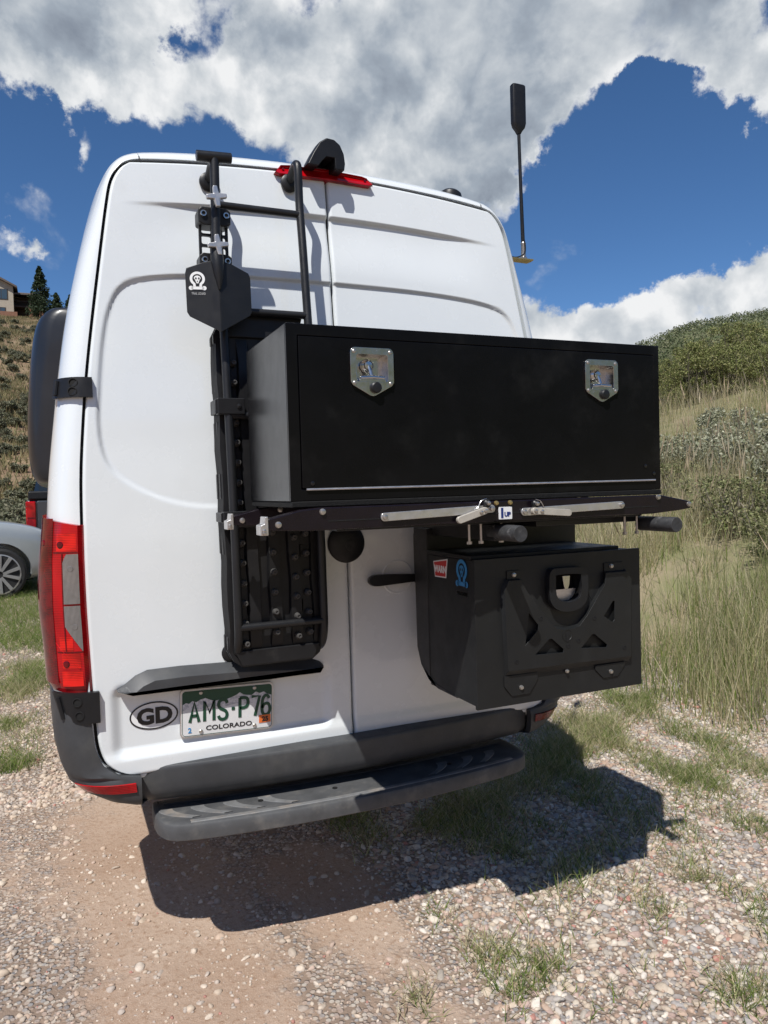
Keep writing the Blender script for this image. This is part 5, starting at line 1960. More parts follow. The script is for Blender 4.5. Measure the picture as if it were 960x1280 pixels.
def build_car():
    """Pale silver crossover, nose to the right; built along +X then turned."""
    X0, Y0 = -1.66, 8.55
    ang = math.radians(16)
    t = thing('parked_car', 'pale silver car parked on the grass left of the van, front wheel showing', 'car', (X0, Y0, tz(X0, Y0)))
    zg = tz(X0, Y0) - .02
    # local x: front axle at 0, nose towards +x; local y: near side at 0, far side at 1.86
    M = Matrix.Translation((X0, Y0, zg)) @ Matrix.Rotation(ang, 4, 'Z')
    st = [(.86, .42, .66, .55), (.80, .30, .80, .72), (.68, .25, .90, .82), (.45, .22, .985, .89), (.10, .20, 1.05, .92), (-.35, .20, 1.10, .93), (-.75, .20, 1.13, .93),
          (-1.6, .20, 1.06, .93), (-2.6, .20, 1.06, .93), (-3.2, .25, 1.08, .90), (-3.55, .40, 1.0, .82), (-3.68, .5, .90, .74)]
    rows = []
    for x, zb, zt, hw in st:
        sec = []
        for yy, zz in ((.0, zb), (.62, zb), (.93, zb + .04), (1.0, zb + .16), (1.0, (zb + zt) / 2), (.985, zt - .13), (.93, zt - .05), (.80, zt - .005), (.45, zt + .015), (0, zt + .02)):
            sec.append((yy * hw, zz))
        full = sec + [(-a, z) for a, z in sec[-2:0:-1]]
        rows.append([(x, .93 - a, z) for a, z in full] + [(x, .93 - full[0][0], full[0][1])])
    mb = MB()
    mb.grid(np.array(rows))
    k = len(rows[0])
    mb.f.append(tuple(range(k - 1)))
    mb.m.append(0)
    mb.f.append(tuple(range((len(rows) - 1) * k, len(rows) * k - 1)))
    mb.m.append(0)
    body = mb.build('raw', SILVER, None, sharp=45)
    sub = body.modifiers.new('s', 'SUBSURF')
    sub.levels = 2
    # cut the wheel arches
    cut = MB()
    for x in (0, -2.72):
        cut.cyl((x, -.2, .35), (x, .32, .35), .415, n=40)
        cut.cyl((x, 1.54, .35), (x, 2.1, .35), .415, n=40)
    co = cut.build('raw2', HOLE, None)
    bo = body.modifiers.new('b', 'BOOLEAN')
    bo.operation = 'DIFFERENCE'
    bo.object = co
    bo.solver = 'EXACT'
    dg = bpy.context.evaluated_depsgraph_get()
    me = bpy.data.meshes.new_from_object(body.evaluated_get(dg))
    bpy.data.objects.remove(body)
    bpy.data.objects.remove(co)
    me.transform(M)
    me.polygons.foreach_set('use_smooth', [True] * len(me.polygons))
    me.set_sharp_from_angle(angle=math.radians(38))
    o = link('body', me, t)
    # cabin
    cab = [(-.55, 1.03, 1.05, .86), (-1.35, 1.02, 1.50, .68), (-1.9, 1.02, 1.58, .66), (-2.8, 1.02, 1.55, .66), (-3.55, 1.0, 1.06, .72)]
    mb = MB()
    rows = []
    for x, zb, zt, hw in cab:
        rows.append([(x, .93 - a, z) for a, z in ((.90, zb), (hw, zt - .05), (hw - .1, zt), (0, zt + .02), (-hw + .1, zt), (-hw, zt - .05), (-.90, zb))])
    mb.grid(np.array(rows))
    mb.v = rotz_pts(M, mb.v)
    mb.build('cabin_glass', CARGLASS, t)
    mb = MB()
    mb.grid(np.array([[(x, .93 - a, z + .012) for a, z in ((hw + .005, zt - .06), (hw - .1, zt), (0, zt + .02), (-hw + .1, zt), (-hw - .005, zt - .06))] for x, zb, zt, hw in cab[1:4]]))
    mb.v = rotz_pts(M, mb.v)
    mb.build('car_roof', SILVER, t)
    for y in (.0, 1.62):
        s = -1 if y < .5 else 1
        for x in (0, -2.72):
            wb = MB()
            wb.lathe([(.24, 0), (.31, -.005), (.345, .02), (.352, .10), (.345, .20), (.31, .225), (.24, .22)], M @ Vector((x, y + .015 if s < 0 else y + .01, .352)), M.to_3x3() @ Vector((0, 1, 0)), 36)
            w = wb.build('wheel', TYRE, t)
            rb = MB()
            yo = y + .02 if s < 0 else y + .23
            rb.lathe([(.262, 0), (.268, -.008), (.252, -.010), (.243, .03), (.240, .05)], (x, yo, .352), (0, -s, 0), 36)
            rb.lathe([(.0, .0), (.05, .0), (.06, .02), (.06, .05)], (x, yo + .005, .352), (0, -s, 0), 18)
            for q in range(10):
                a = 2 * math.pi * (q // 2) / 5 + (.17 if q % 2 else -.17)
                b = 2 * math.pi * (q // 2) / 5 + (.28 if q % 2 else -.28)
                p0 = Vector((x + .045 * math.cos(a), yo + .012, .352 + .045 * math.sin(a)))
                p1 = Vector((x + .25 * math.cos(b), yo + .004, .352 + .25 * math.sin(b)))
                d = (p1 - p0).normalized()
                nrm = Vector((-d.z, 0, d.x)) * .017
                rb.add([p0 - nrm, p0 + nrm, p1 + nrm * 1.3, p1 - nrm * 1.3] + [v + Vector((0, .03 * -s * -1, 0)) for v in (p0 - nrm, p0 + nrm, p1 + nrm * 1.3, p1 - nrm * 1.3)],
                       [(0, 1, 2, 3), (7, 6, 5, 4), (0, 4, 5, 1), (1, 5, 6, 2), (2, 6, 7, 3), (3, 7, 4, 0)])
            rb.v = rotz_pts(M, rb.v)
            rb.build('wheel_rim', RIM, w)
            db = MB()
            db.cyl((x, yo + .05 * -s, .352), (x, yo + .06 * -s, .352), .235, n=30)
            db.v = rotz_pts(M, db.v)
            db.build('brake_disc', HOLE, w)
    mb = MB()
    for y in (.14, 1.72):
        mb = MB()
        s = 1 if y < .5 else -1
        mb.grid(np.array([[(.60, y - .085 * s, .80), (.70, y - .03 * s, .765), (.795, y + .10 * s, .72)], [(.56, y - .08 * s, .88), (.68, y - .02 * s, .85), (.78, y + .12 * s, .79)]]))
        mb.v = rotz_pts(M, mb.v)
        mb.build('headlight', CARGLASS, t)
    # dark sill and wheel-arch lining
    mb = MB()
    mb.box(-2.3, -.42, -.005, .05, .17, .30)
    mb.v = rotz_pts(M, mb.v)
    mb.build('sill', BLKPLASTIC, t, bevel=.01)
    mb = MB()
    mb.box(-3.2, .5, .33, 1.53, .22, .7)
    mb.v = rotz_pts(M, mb.v)
    mb.build('underbody', HOLE, t)


def build_truck():
    x0, x1, y = -1.40, .55, 11.4
    zg = tz(-.4, y) - .02
    t = thing('pickup_truck', 'dark grey pickup truck with its red tail light showing behind the silver car', 'pickup truck', (-.4, y, zg))

    def B(name, m, x0, x1, y0, y1, z0, z1, bv=.02, par=None):
        mb = MB()
        mb.box(x0, x1, y0, y1, zg + z0, zg + z1)
        return mb.build(name, m, par or t, bevel=bv, seg=3)
    B('cargo_bed', GREYCAR, x0, x1, y + .01, y + 1.9, .55, 1.22, .05)
    tg = B('tailgate', GREYCAR, x0 + .16, x1 - .16, y - .03, y + .03, .66, 1.20, .025)
    B('tailgate_handle', BLKPLASTIC, -.55, -.3, y - .045, y - .025, 1.02, 1.10, .01, tg)
    B('bed_cover', BLKPLASTIC, x0 + .03, x1 - .03, y - .02, y + 1.9, 1.215, 1.36, .03)
    for s in (0, 1):
        xa = x0 - .012 if s == 0 else x1 - .143
        l = B('tail_light', REDLENS, xa, xa + .155, y - .035, y + .12, .74, 1.19, .02)
        B('lamp_divider', REDDARK, xa + .02, xa + .15, y - .039, y - .03, .90, .925, .003, l)
    B('rear_bumper', BLKPLASTIC, x0 + .02, x1 - .02, y - .14, y + .05, .42, .60, .03)
    B('bumper_trim', STEEL, x0 + .10, x1 - .10, y - .150, y - .139, .50, .585, .008)
    mb = MB()
    rows = []
    for yy, zt in ((1.9, 1.25), (2.35, 1.83), (3.6, 1.86), (4.4, 1.25)):
        rows.append([(x0 + .02, y + yy, zg + 1.1), (x0 + .16, y + yy, zg + zt - .06), (x0 + .26, y + yy, zg + zt), (x1 - .26, y + yy, zg + zt), (x1 - .16, y + yy, zg + zt - .06), (x1 - .02, y + yy, zg + 1.1)])
    mb.grid(np.array(rows))
    mb.build('cab', CARGLASS, t)
    B('cab_lower', GREYCAR, x0, x1, y + 1.92, y + 4.4, .5, 1.16, .06)
    B('bonnet', GREYCAR, x0 + .03, x1 - .03, y + 4.42, y + 5.6, .55, 1.18, .08)
    for x in (x0 + .13, x1 - .13):
        for yy in (1.0, 4.7):
            wb = MB()
            wb.lathe([(.22, -.13), (.37, -.13), (.40, -.09), (.40, .09), (.37, .13), (.22, .13)], (x, y + yy, zg + .40), (1, 0, 0), 28)
            w = wb.build('wheel', TYRE, t)
            rb = MB()
            rb.lathe([(.0, .10), (.1, .10), (.22, .13), (.23, .05)], (x, y + yy, zg + .40), (-1 if x < 0 else 1, 0, 0), 20)
            rb.build('wheel_rim', RIM, w)


def build_house():
    Y = 139
    xr = -7.0
    z = tz(-8.5, Y) - .3
    t = thing('house', 'beige two-storey house with brown roof and dark balcony on the hilltop', 'house', (-12, Y, z))

    def B(name, m, a, par=None, bv=0.0):
        mb = MB()
        mb.box(a[0], a[1], a[2], a[3], z + a[4], z + a[5])
        return mb.build(name, m, par or t, bevel=bv)
    # gabled front wing facing the viewer
    mb = MB()
    mb.prism([(-15.5, 0), (xr - 1.55, 0), (xr - 1.55, 5.3), (-11.9, 6.95), (-15.5, 5.3)], Y, Y + 9)
    mb.v = [(a, b, c + z) for a, b, c in mb.v]
    w = mb.build('wall', STUCCO, t, smooth=False)
    mb = MB()
    mb.prism([(-16.2, 5.0), (-11.9, 7.0), (xr - .9, 4.95), (xr - .9, 5.25), (-11.9, 7.35), (-16.2, 5.3)], Y - .7, Y + 9.5)
    mb.v = [(a, b, c + z) for a, b, c in mb.v]
    mb.build('roof', ROOF, t, smooth=False)
    for x0, x1, z0, z1, n in ((-12.2, -9.35, 3.0, 4.75, 3), (-11.2, -9.75, .55, 1.7, 2)):
        f = B('window', DARKWOOD, (x0, x1, Y - .06, Y + .1, z0, z1))
        wd = (x1 - x0 - .16) / n
        for i in range(n):
            B('pane', WINDOW, (x0 + .1 + i * wd, x0 + .02 + (i + 1) * wd, Y - .075, Y - .05, z0 + .1, z1 - .1), f)
    # side wing set back, with a dark covered balcony
    B('wall', STUCCO, (xr - 1.5, xr + 3.2, Y + 3.4, Y + 10, 0, 4.3))
    B('balcony_recess', DARKWOOD, (xr - 1.45, xr + 2.6, Y + 3.2, Y + 3.39, .2, 4.2))
    B('balcony_floor', DARKWOOD, (xr - 1.5, xr + 2.7, Y + 1.2, Y + 3.3, 2.2, 2.42))
    B('railing', DARKWOOD, (xr - 1.5, xr + 2.7, Y + 1.15, Y + 1.22, 3.15, 3.25))
    for x in (xr + .9, xr + 2.5):
        B('post', DARKWOOD, (x, x + .2, Y + 1.2, Y + 1.4, 2.42, 4.3))
        B('stone_pier', BRICKRED, (x - .2, x + .45, Y + 1.0, Y + 1.6, 0, 2.2))
    mb = MB()
    mb.prism([(Y + .6, 4.15), (Y + 6.5, 5.7), (Y + 10.5, 4.6), (Y + 10.5, 4.8), (Y + 6.5, 5.95), (Y + .6, 4.4)], xr - 1.5, xr + 3.4, plane='YZ')
    mb.v = [(a, b, c + z) for a, b, c in mb.v]
    mb.build('roof', ROOF, t, smooth=False)
    B('stone_planter', BRICKRED, (-10.6, xr - 1.0, Y - 1.2, Y - .3, 0, .8))
    t.location.x += 2.45


# ---------------------------------------------------------------- plants
def blades(P, H, Wd, lean, bend, cols, rng, segs=2):
    """Grass blades as narrow bent strips. P (n,3) roots, H heights, Wd widths."""
    n = len(P)
    a = rng.uniform(0, 2 * np.pi, n)
    dirv = np.stack([np.cos(a), np.sin(a), np.zeros(n)], -1)
    f = rng.uniform(0, 2 * np.pi, n)
    side = np.stack([np.cos(f), np.sin(f), np.zeros(n)], -1)
    V = []
    for k in range(segs + 1):
        u = k / segs
        c = P + dirv * (H * (lean * u + bend * u * u))[:, None]
        c[:, 2] += H * (u - 0.35 * bend * u * u)
        w = (Wd * (1 - 0.85 * u))[:, None] * 0.5
        V.append(c - side * w)
        V.append(c + side * w)
    V = np.stack(V, 1)
    m = 2 * (segs + 1)
    base = (np.arange(n) * m)[:, None]
    F = np.concatenate([base + np.array([[2 * k, 2 * k + 1, 2 * k + 3, 2 * k + 2]]) for k in range(segs)], 0)
    C = np.repeat(cols[:, None, :], m, 1)
    return V.reshape(-1, 3), F, C.reshape(-1, 3)


def pick(rng, pal, n, jit=.12):
    pal = np.array(pal)
    c = pal[rng.integers(0, len(pal), n)]
    return np.clip(c * (1 + rng.normal(0, jit, (n, 1))), .01, .9)


GREENS = [(.125, .20, .035), (.17, .245, .045), (.10, .165, .035), (.225, .275, .075)]
STRAW = [(.52, .455, .28), (.45, .385, .225), (.58, .51, .34), (.38, .345, .19), (.48, .44, .29)]
OLIVE = [(.30, .33, .14), (.37, .38, .18), (.26, .295, .12)]

PATCH = [(1.431, .703, .3), (1.427, .473, .3), (.899, .133, .32), (.957, .609, .3), (.861, .321, .25), (.566, .611, .25), (2.125, 1.042, .45), (2.413, .887, .4),
         (2.027, .39, .22), (1.034, -.478, .15), (1.669, -.047, .2), (1.775, -.188, .2), (1.226, -.325, .15), (.437, -.516, .09), (.301, -.581, .09), (.319, -.364, .1),
         (.315, -.121, .1), (.615, -.774, .1), (-.055, -.469, .09), (.911, -.878, .15), (1.223, -.571, .2), (2.068, 1.425, .3), (1.968, .611, .25), (2.197, .241, .2),
         (-1.22, 3.75, .3), (-1.12, 4.5, .35), (-1.34, 3.1, .22), (-1.12, 2.75, .16), (-1.30, 4.2, .35), (-1.22, 2.35, .14), (1.75, 1.2, .35), (1.6, .95, .3), (.25, .75, .2), (2.5, .35, .2), (2.3, -.1, .15), (2.7, 1.6, .4), (1.9, -.55, .15)]


def build_grass():
    rng = np.random.default_rng(11)
    # short turf patches in the gravel
    P, H, C = [], [], []
    for i, (x, y, r) in enumerate(PATCH):
        n = int(2700 * (r / .3) ** 1.6)
        q = rng.normal(0, r * .55, (n, 2))
        q = q * (1 + .35 * np.sin(np.arctan2(q[:, 1], q[:, 0]) * 3 + i)[:, None])
        keep = rng.uniform(size=n) < np.clip(.42 + 1.0 * lumps(x + q[:, 0], y + q[:, 1], 8.0, 60), 0.02, 1)
        q = q[keep]
        P.append(np.stack([x + q[:, 0], y + q[:, 1]], -1))
        H.append(rng.uniform(.025, .085, len(q)) * (1.3 if r > .25 else 1.0))
        pal = GREENS * 2 + STRAW + OLIVE if i % 3 else GREENS + STRAW * 2 + OLIVE
        C.append(pick(rng, pal, len(q)))
    # left verge beside and behind the van corner
    n = 60000
    y = 2.2 + 9.5 * rng.uniform(size=n) ** 1.4
    x = -.955 + (y + 2.5) * np.tan(np.radians(rng.uniform(-7, 1.5, n)))
    g = lumps(x, y, 1.5, 71) + .5 * lumps(x, y, 4.0, 72) + 1.6 * (sstep(3.8, 6.0, y) - .40) - 1.2 * sstep(7.4, 8.2, y) * 0
    keep = rng.uniform(size=n) < np.clip(.28 + .62 * g, .0, 1)
    P.append(np.stack([x[keep], y[keep]], -1))
    H.append(rng.uniform(.04, .13, keep.sum()))
    C.append(pick(rng, GREENS * 5 + OLIVE + STRAW[:2], keep.sum()))
    # sparse weeds over the right gravel margin
    n = 9000
    x = rng.uniform(1.2, 3.6, n)
    y = rng.uniform(-.9, 4.5, n)
    g = lumps(x, y, 2.4, 81) + .6 * lumps(x, y, 6.0, 82) + .5 * (x - 2.3)
    keep = rng.uniform(size=n) < np.clip(-.05 + .6 * g, 0, 1)
    P.append(np.stack([x[keep], y[keep]], -1))
    H.append(rng.uniform(.025, .10, keep.sum()))
    C.append(pick(rng, GREENS + OLIVE + STRAW, keep.sum()))
    P, H, C = np.concatenate(P), np.concatenate(H), np.concatenate(C)
    Z = terr(P[:, 0], P[:, 1]) - .003
    n = len(P)
    V, F, CC = blades(np.column_stack([P, Z]), H, rng.uniform(.0028, .0050, n), rng.uniform(.1, .7, n), rng.uniform(.1, .8, n), C, rng, 2)
    o = link('short_grass', arr_mesh('short_grass', V, F, GRASS_M, CC))
    stuff(tag(o, 'short green and straw-coloured grass growing in patches through the gravel', 'grass'))

    # tall dry grass on the bank
    Ps, Hs, Cs = [], [], []
    n = 120000
    az = np.radians(np.where(rng.uniform(size=n) < .66, rng.uniform(31, 56, n), rng.uniform(8, 75, n)))
    d = 4.3 + 15 * rng.uniform(size=n) ** 1.5
    x = -.955 + d * np.sin(az)
    y = -2.526 + d * np.cos(az)
    tuft = lumps(x, y, 2.6, 91) + .7 * lumps(x, y, 6.1, 92)
    edge = sstep(2.55, 3.5, x + .25 * lumps(x, y, 1.8, 93))
    keep = (rng.uniform(size=n) < edge * np.clip(.36 + .75 * tuft, .06, 1))
    x, y, d, tuft = x[keep], y[keep], d[keep], tuft[keep]
    n = len(x)
    P = np.stack([x, y, terr(x, y) - .01], -1)
    grn = rng.uniform(size=n) < np.clip(.46 + .16 * (1 - sstep(5, 8, d)) + .5 * lumps(x, y, 1.1, 94), .05, .9) * (1 - .35 * sstep(7, 13, d))
    C = np.where(grn[:, None], pick(rng, GREENS + OLIVE * 3, n), pick(rng, STRAW, n))
    H = rng.uniform(.16, .70, n) * (0.8 + .3 * sstep(3, 4.5, x)) * np.where(grn, .85, 1)
    V, F, CC = blades(P, H, rng.uniform(.0028, .0066, n) * (1 + .05 * d), rng.uniform(.0, .30, n), rng.uniform(.0, .55, n) * rng.uniform(0, 1, n), C, rng, 3)
    o = link('tall_grass', arr_mesh('tall_grass', V, F, GRASS_M, CC))
    stuff(tag(o, 'tall thin dry grass standing all over the bank on the right', 'grass'))
    # feathery seed heads
    n = 900
    az = np.radians(rng.uniform(33, 54, n))
    d = rng.uniform(6.5, 17, n)
    x = -.955 + d * np.sin(az)
    y = -2.526 + d * np.cos(az)
    keep = (x > 3.4) & (lumps(x, y, .9, 97) > -.1)
    x, y, d = x[keep], y[keep], d[keep]
    n = len(x)
    P = np.stack([x, y, terr(x, y)], -1)
    H = rng.uniform(.55, .95, n)
    V1, F1, C1 = blades(P, H, np.full(n, .0045) * (1 + .05 * d), rng.uniform(0, .55, n), np.zeros(n), pick(rng, STRAW, n), rng, 1)
    # plume: a wider spindle at the tip
    tip = (V1.reshape(n, 4, 3)[:, 2] + V1.reshape(n, 4, 3)[:, 3]) / 2
    root = P
    ax = tip - root
    p0 = root + ax * .72
    V2, F2 = [], []
    for k, (u, w) in enumerate(((0, .002), (.4, .0065), (1.0, .001))):
        c = p0 + (tip - p0) * u * 1.15
        f = rng.uniform(0, np.pi, n)
        sd = np.stack([np.cos(f), np.sin(f), np.zeros(n)], -1) * w * (1 + .04 * d)[:, None]
        V2 += [c - sd, c + sd]
    V2 = np.stack(V2, 1).reshape(-1, 3)
    base = (np.arange(n) * 6)[:, None]
    F2 = np.concatenate([base + np.array([[0, 1, 3, 2]]), base + np.array([[2, 3, 5, 4]])], 0)
    C2 = np.repeat(pick(rng, [(.50, .40, .27), (.45, .34, .23), (.52, .45, .32)], n)[:, None], 6, 1).reshape(-1, 3)
    o = link('seed_grass', arr_mesh('seed_grass', np.concatenate([V1, V2]), np.concatenate([F1, F2 + len(V1)]), GRASS_M, np.concatenate([C1, C2])))
    stuff(tag(o, 'tan feathery seed heads rising above the bank grass', 'grass'))
    # dry grass over the left slope
    n = 70000
    y = 14 + 124 * rng.uniform(size=n)
    x = -.955 + (y + 2.5) * np.tan(np.radians(rng.uniform(-6, 1, n)))
    keep = rng.uniform(size=n) < np.clip(.40 + .7 * lumps(x, y, .35, 101) + .3 * sstep(50, 120, y), 0, 1)
    x, y = x[keep], y[keep]
    n = len(x)
    P = np.stack([x, y, terr(x, y) - .02], -1)
    C = pick(rng, [(.30, .25, .13), (.25, .22, .11), (.34, .28, .16), (.17, .18, .08)], n)
    V, F, CC = blades(P, rng.uniform(.18, .48, n), rng.uniform(.04, .11, n), rng.uniform(0, .4, n), rng.uniform(0, .4, n), C, rng, 1)
    o = link('hillside_grass', arr_mesh('hillside_grass', V, F, GRASS_M, CC))
    stuff(tag(o, 'sparse dry grass scattered over the reddish slope on the left', 'grass'))


def build_gravel():
    rng = np.random.default_rng(5)
    # base stones: bumpy 42-vertex pebbles
    import bmesh
    bm = bmesh.new()
    bmesh.ops.create_icosphere(bm, subdivisions=2, radius=1.0)
    bm.verts.ensure_lookup_table()
    v2 = np.array([v.co[:] for v in bm.verts])
    f2 = np.array([[v.index for v in f.verts] for f in bm.faces])
    bm.free()
    bm = bmesh.new()
    bmesh.ops.create_icosphere(bm, subdivisions=1, radius=1.0)
    v1 = np.array([v.co[:] for v in bm.verts])
    f1 = np.array([[v.index for v in f.verts] for f in bm.faces])
    bm.free()

    def scatter(name, x, y, r, bv, bf, lab):
        n = len(x)
        m = len(bv)
        vs = []
        # six shapes of base stone
        shapes = []
        for k in range(8):
            rr = np.random.default_rng(100 + k)
            ph = rr.uniform(0, 6.28, (4, 3))
            fq = rr.normal(0, 1.3, (4, 3))
            dsp = sum(.13 * np.sin(bv @ fq[i] * 1.4 + ph[i, 0]) for i in range(4))
            s = bv * (1 + dsp)[:, None]
            for _ in range(4):     # flatten a few facets like broken stone
                nn = rr.normal(0, 1, 3)
                nn /= np.linalg.norm(nn)
                h = rr.uniform(.55, .8)
                dd = s @ nn
                s = s - np.clip(dd - h, 0, None)[:, None] * nn
            shapes.append(s)
        shapes = np.array(shapes)
        which = rng.integers(0, 8, n)
        S = shapes[which] * r[:, None, None]
        S = S * np.stack([rng.uniform(.9, 1.45, n), rng.uniform(.75, 1.1, n), rng.uniform(.5, .85, n)], -1)[:, None, :]
        # random turn with a little tilt
        a = rng.uniform(0, 2 * np.pi, n)
        b = rng.normal(0, .3, n)
        ca, sa, cb, sb = np.cos(a), np.sin(a), np.cos(b), np.sin(b)
        R = np.zeros((n, 3, 3))
        R[:, 0, 0], R[:, 0, 1], R[:, 0, 2] = ca, -sa * cb, sa * sb
        R[:, 1, 0], R[:, 1, 1], R[:, 1, 2] = sa, ca * cb, -ca * sb
        R[:, 2, 1], R[:, 2, 2] = sb, cb
        S = np.einsum('nij,nmj->nmi', R, S)
        z = terr(x, y) + r * rng.uniform(-.25, .18, n)
        S = S + np.stack([x, y, z], -1)[:, None, :]
        pal = [(.30, .295, .30), (.37, .36, .35), (.50, .455, .39), (.56, .52, .46), (.42, .32, .255), (.36, .265, .21), (.46, .40, .33), (.26, .245, .24), (.40, .30, .27), (.60, .57, .53), (.33, .31, .28), (.44, .38, .31)]
        C = pick(rng, pal, n, .08) * np.array([1.03, .985, .93])
        C = C + np.where(x < .1, .50, .10)[:, None] * (np.array([.52, .41, .315]) - C)
        red = rng.uniform(size=n) < .018
        C[red] = (.40, .20, .16)
        F = (bf[None] + (np.arange(n) * m)[:, None, None]).reshape(-1, 3)
        CC = np.repeat(C[:, None], m, 1).reshape(-1, 3)
        o = link(name, arr_mesh(name, S.reshape(-1, 3), F, STONE_M, CC, smooth=False))
        stuff(tag(o, lab, 'gravel'))

    # near field
    n = 98000
    x = rng.uniform(-1.75, 3.3, n)
    y = rng.uniform(-1.3, 3.2, n)
    g = gravel_amount(x, y)
    p = np.where(x < .1, .26 + .42 * g ** 1.4, .15 + .85 * g ** 1.5)
    p = p * np.where(x > .1, 1.0, .62) * (1 - .75 * sstep(2.9, 3.4, x)) * np.where(y > 1.4, .55, 1) * np.where((x > -.9) & (x < .8) & (y > 1.0), 0, 1)
    keep = rng.uniform(size=n) < p
    x, y = x[keep], y[keep]
    r = np.clip(rng.lognormal(math.log(.0078), .36, len(x)), .0035, .0195)
    r = np.where(x < .2, r * .80 * rng.uniform(.65, 1.25, len(x)), r)
    big = r > .0098
    scatter('gravel', x[big], y[big], r[big], v2[:, :], f2, 'rounded mixed grey, tan and pink gravel stones round the van')
    scatter('fine_gravel', x[~big], y[~big], r[~big], v1, f1, 'small gravel chips between the larger stones')
    # left verge further off
    n = 9000
    y = 1.6 + 7 * rng.uniform(size=n) ** 1.3
    x = -.955 + (y + 2.5) * np.tan(np.radians(rng.uniform(-10, 2, n)))
    keep = rng.uniform(size=n) < np.clip(.65 - .6 * lumps(x, y, 1.5, 71), .05, 1)
    x, y = x[keep], y[keep]
    scatter('verge_gravel', x, y, np.clip(rng.lognormal(math.log(.011), .35, len(x)), .005, .03), v1, f1, 'pale gravel scattered along the grassy verge on the left')


def leaf_cloud(centres, radii, n, size, rng, pal, up=.2, squash=.8):
    """Leaf faces spread through overlapping clumps."""
    k = rng.integers(0, len(centres), n)
    dv = rng.normal(0, 1, (n, 3))
    dv /= np.linalg.norm(dv, axis=1)[:, None]
    rr = rng.uniform(.35, 1.0, n) ** .6
    c = np.asarray(centres)[k] + dv * (np.asarray(radii)[k] * rr)[:, None] * np.array([1, 1, squash])
    a = rng.normal(0, 1, (n, 3)) + dv * .4 + np.array([0, 0, up])
    a /= np.linalg.norm(a, axis=1)[:, None]
    b = np.cross(a, rng.normal(0, 1, (n, 3)))
    b /= np.linalg.norm(b, axis=1)[:, None] + 1e-9
    L = (size * rng.uniform(.6, 1.4, n))[:, None]
    V = np.stack([c - b * L * .28, c + a * L * .55, c + b * L * .28, c - a * L * .55], 1).reshape(-1, 3)
    F = np.arange(n * 4).reshape(n, 4)
    C = np.repeat(pick(rng, pal, n, .16)[:, None], 4, 1).reshape(-1, 3)
    return V, F, C


def stems(rng, n, h, spread, col, w=.02):
    """Forked woody stems as thin three-sided spikes."""
    V, F, C = [], [], []
    for i in range(n):
        a = rng.uniform(0, 6.28)
        b = np.array([rng.normal(0, .04), rng.normal(0, .04), -.08])
        tip = np.array([math.cos(a), math.sin(a), 0]) * spread * rng.uniform(.2, 1) + np.array([0, 0, h * rng.uniform(.6, 1)])
        mid = b + (tip - b) * .5 + rng.normal(0, .06 * h, 3)
        base = len(V)
        for p, ww in ((b, w), (mid, w * .6), (tip, w * .15)):
            for q in range(3):
                t = 2.094 * q
                V.append(p + np.array([math.cos(t) * ww, math.sin(t) * ww, 0]))
        for s in (0, 3):
            for q in range(3):
                F.append((base + s + q, base + s + (q + 1) % 3, base + s + 3 + (q + 1) % 3, base + s + 3 + q))
        C += [col] * 9
    return np.array(V), np.array(F), np.array(C)


def shrub_mesh(name, seed, w, h, nclump, nleaf, size, pal, stem=(.16, .13, .10), nst=10, tight=1.0):
    rng = np.random.default_rng(seed)
    cen, rad = [], []
    for i in range(nclump):
        a = rng.uniform(0, 6.28)
        q = math.sqrt(rng.uniform(0, 1)) * .78
        zz = rng.uniform(.25, 1.0 if tight < 1 else .88) * (1 - .45 * q * q)
        cen.append((q * w / 2 * math.cos(a), q * w / 2 * math.sin(a), h * zz))
        rad.append(rng.uniform(.14, .26) * min(w, h * 1.3) * tight)
    V1, F1, C1 = leaf_cloud(cen, rad, nleaf, size, rng, pal)
    V1[:, 2] = np.abs(V1[:, 2])
    V2, F2, C2 = stems(rng, nst, h * .9, w * .45, stem, w=.012 * max(w, h))
    return arr_mesh(name, np.concatenate([V1, V2]), np.concatenate([F1, F2 + len(V1)]), LEAF_M, np.concatenate([C1, C2]))


SAGE = [(.29, .305, .21), (.35, .36, .255), (.23, .245, .155), (.40, .40, .29), (.18, .195, .11)]
OAK = [(.16, .185, .055), (.20, .22, .075), (.115, .14, .042), (.24, .245, .095), (.28, .26, .12)]
PINE = [(.028, .050, .022), (.040, .062, .028), (.022, .040, .018), (.055, .075, .035)]


def place(me, name, x, y, s, rz, label, cat, group, sink=.05):
    o = link(name, me)
    o.location = (x, y, tz(x, y) - sink)
    o.rotation_euler = (0, 0, rz)
    o.scale = (s, s, s * random.uniform(.85, 1.1))
    tag(o, label, cat, group)
    return o


SLOPE_LAB = ['small grey-green shrub low on the reddish slope just above the pickup truck', 'small grey-green shrub halfway up the reddish slope beside the dark side pod',
             'small grey-green shrub on the upper part of the reddish slope', 'small grey-green shrub just below the hilltop house and conifers']


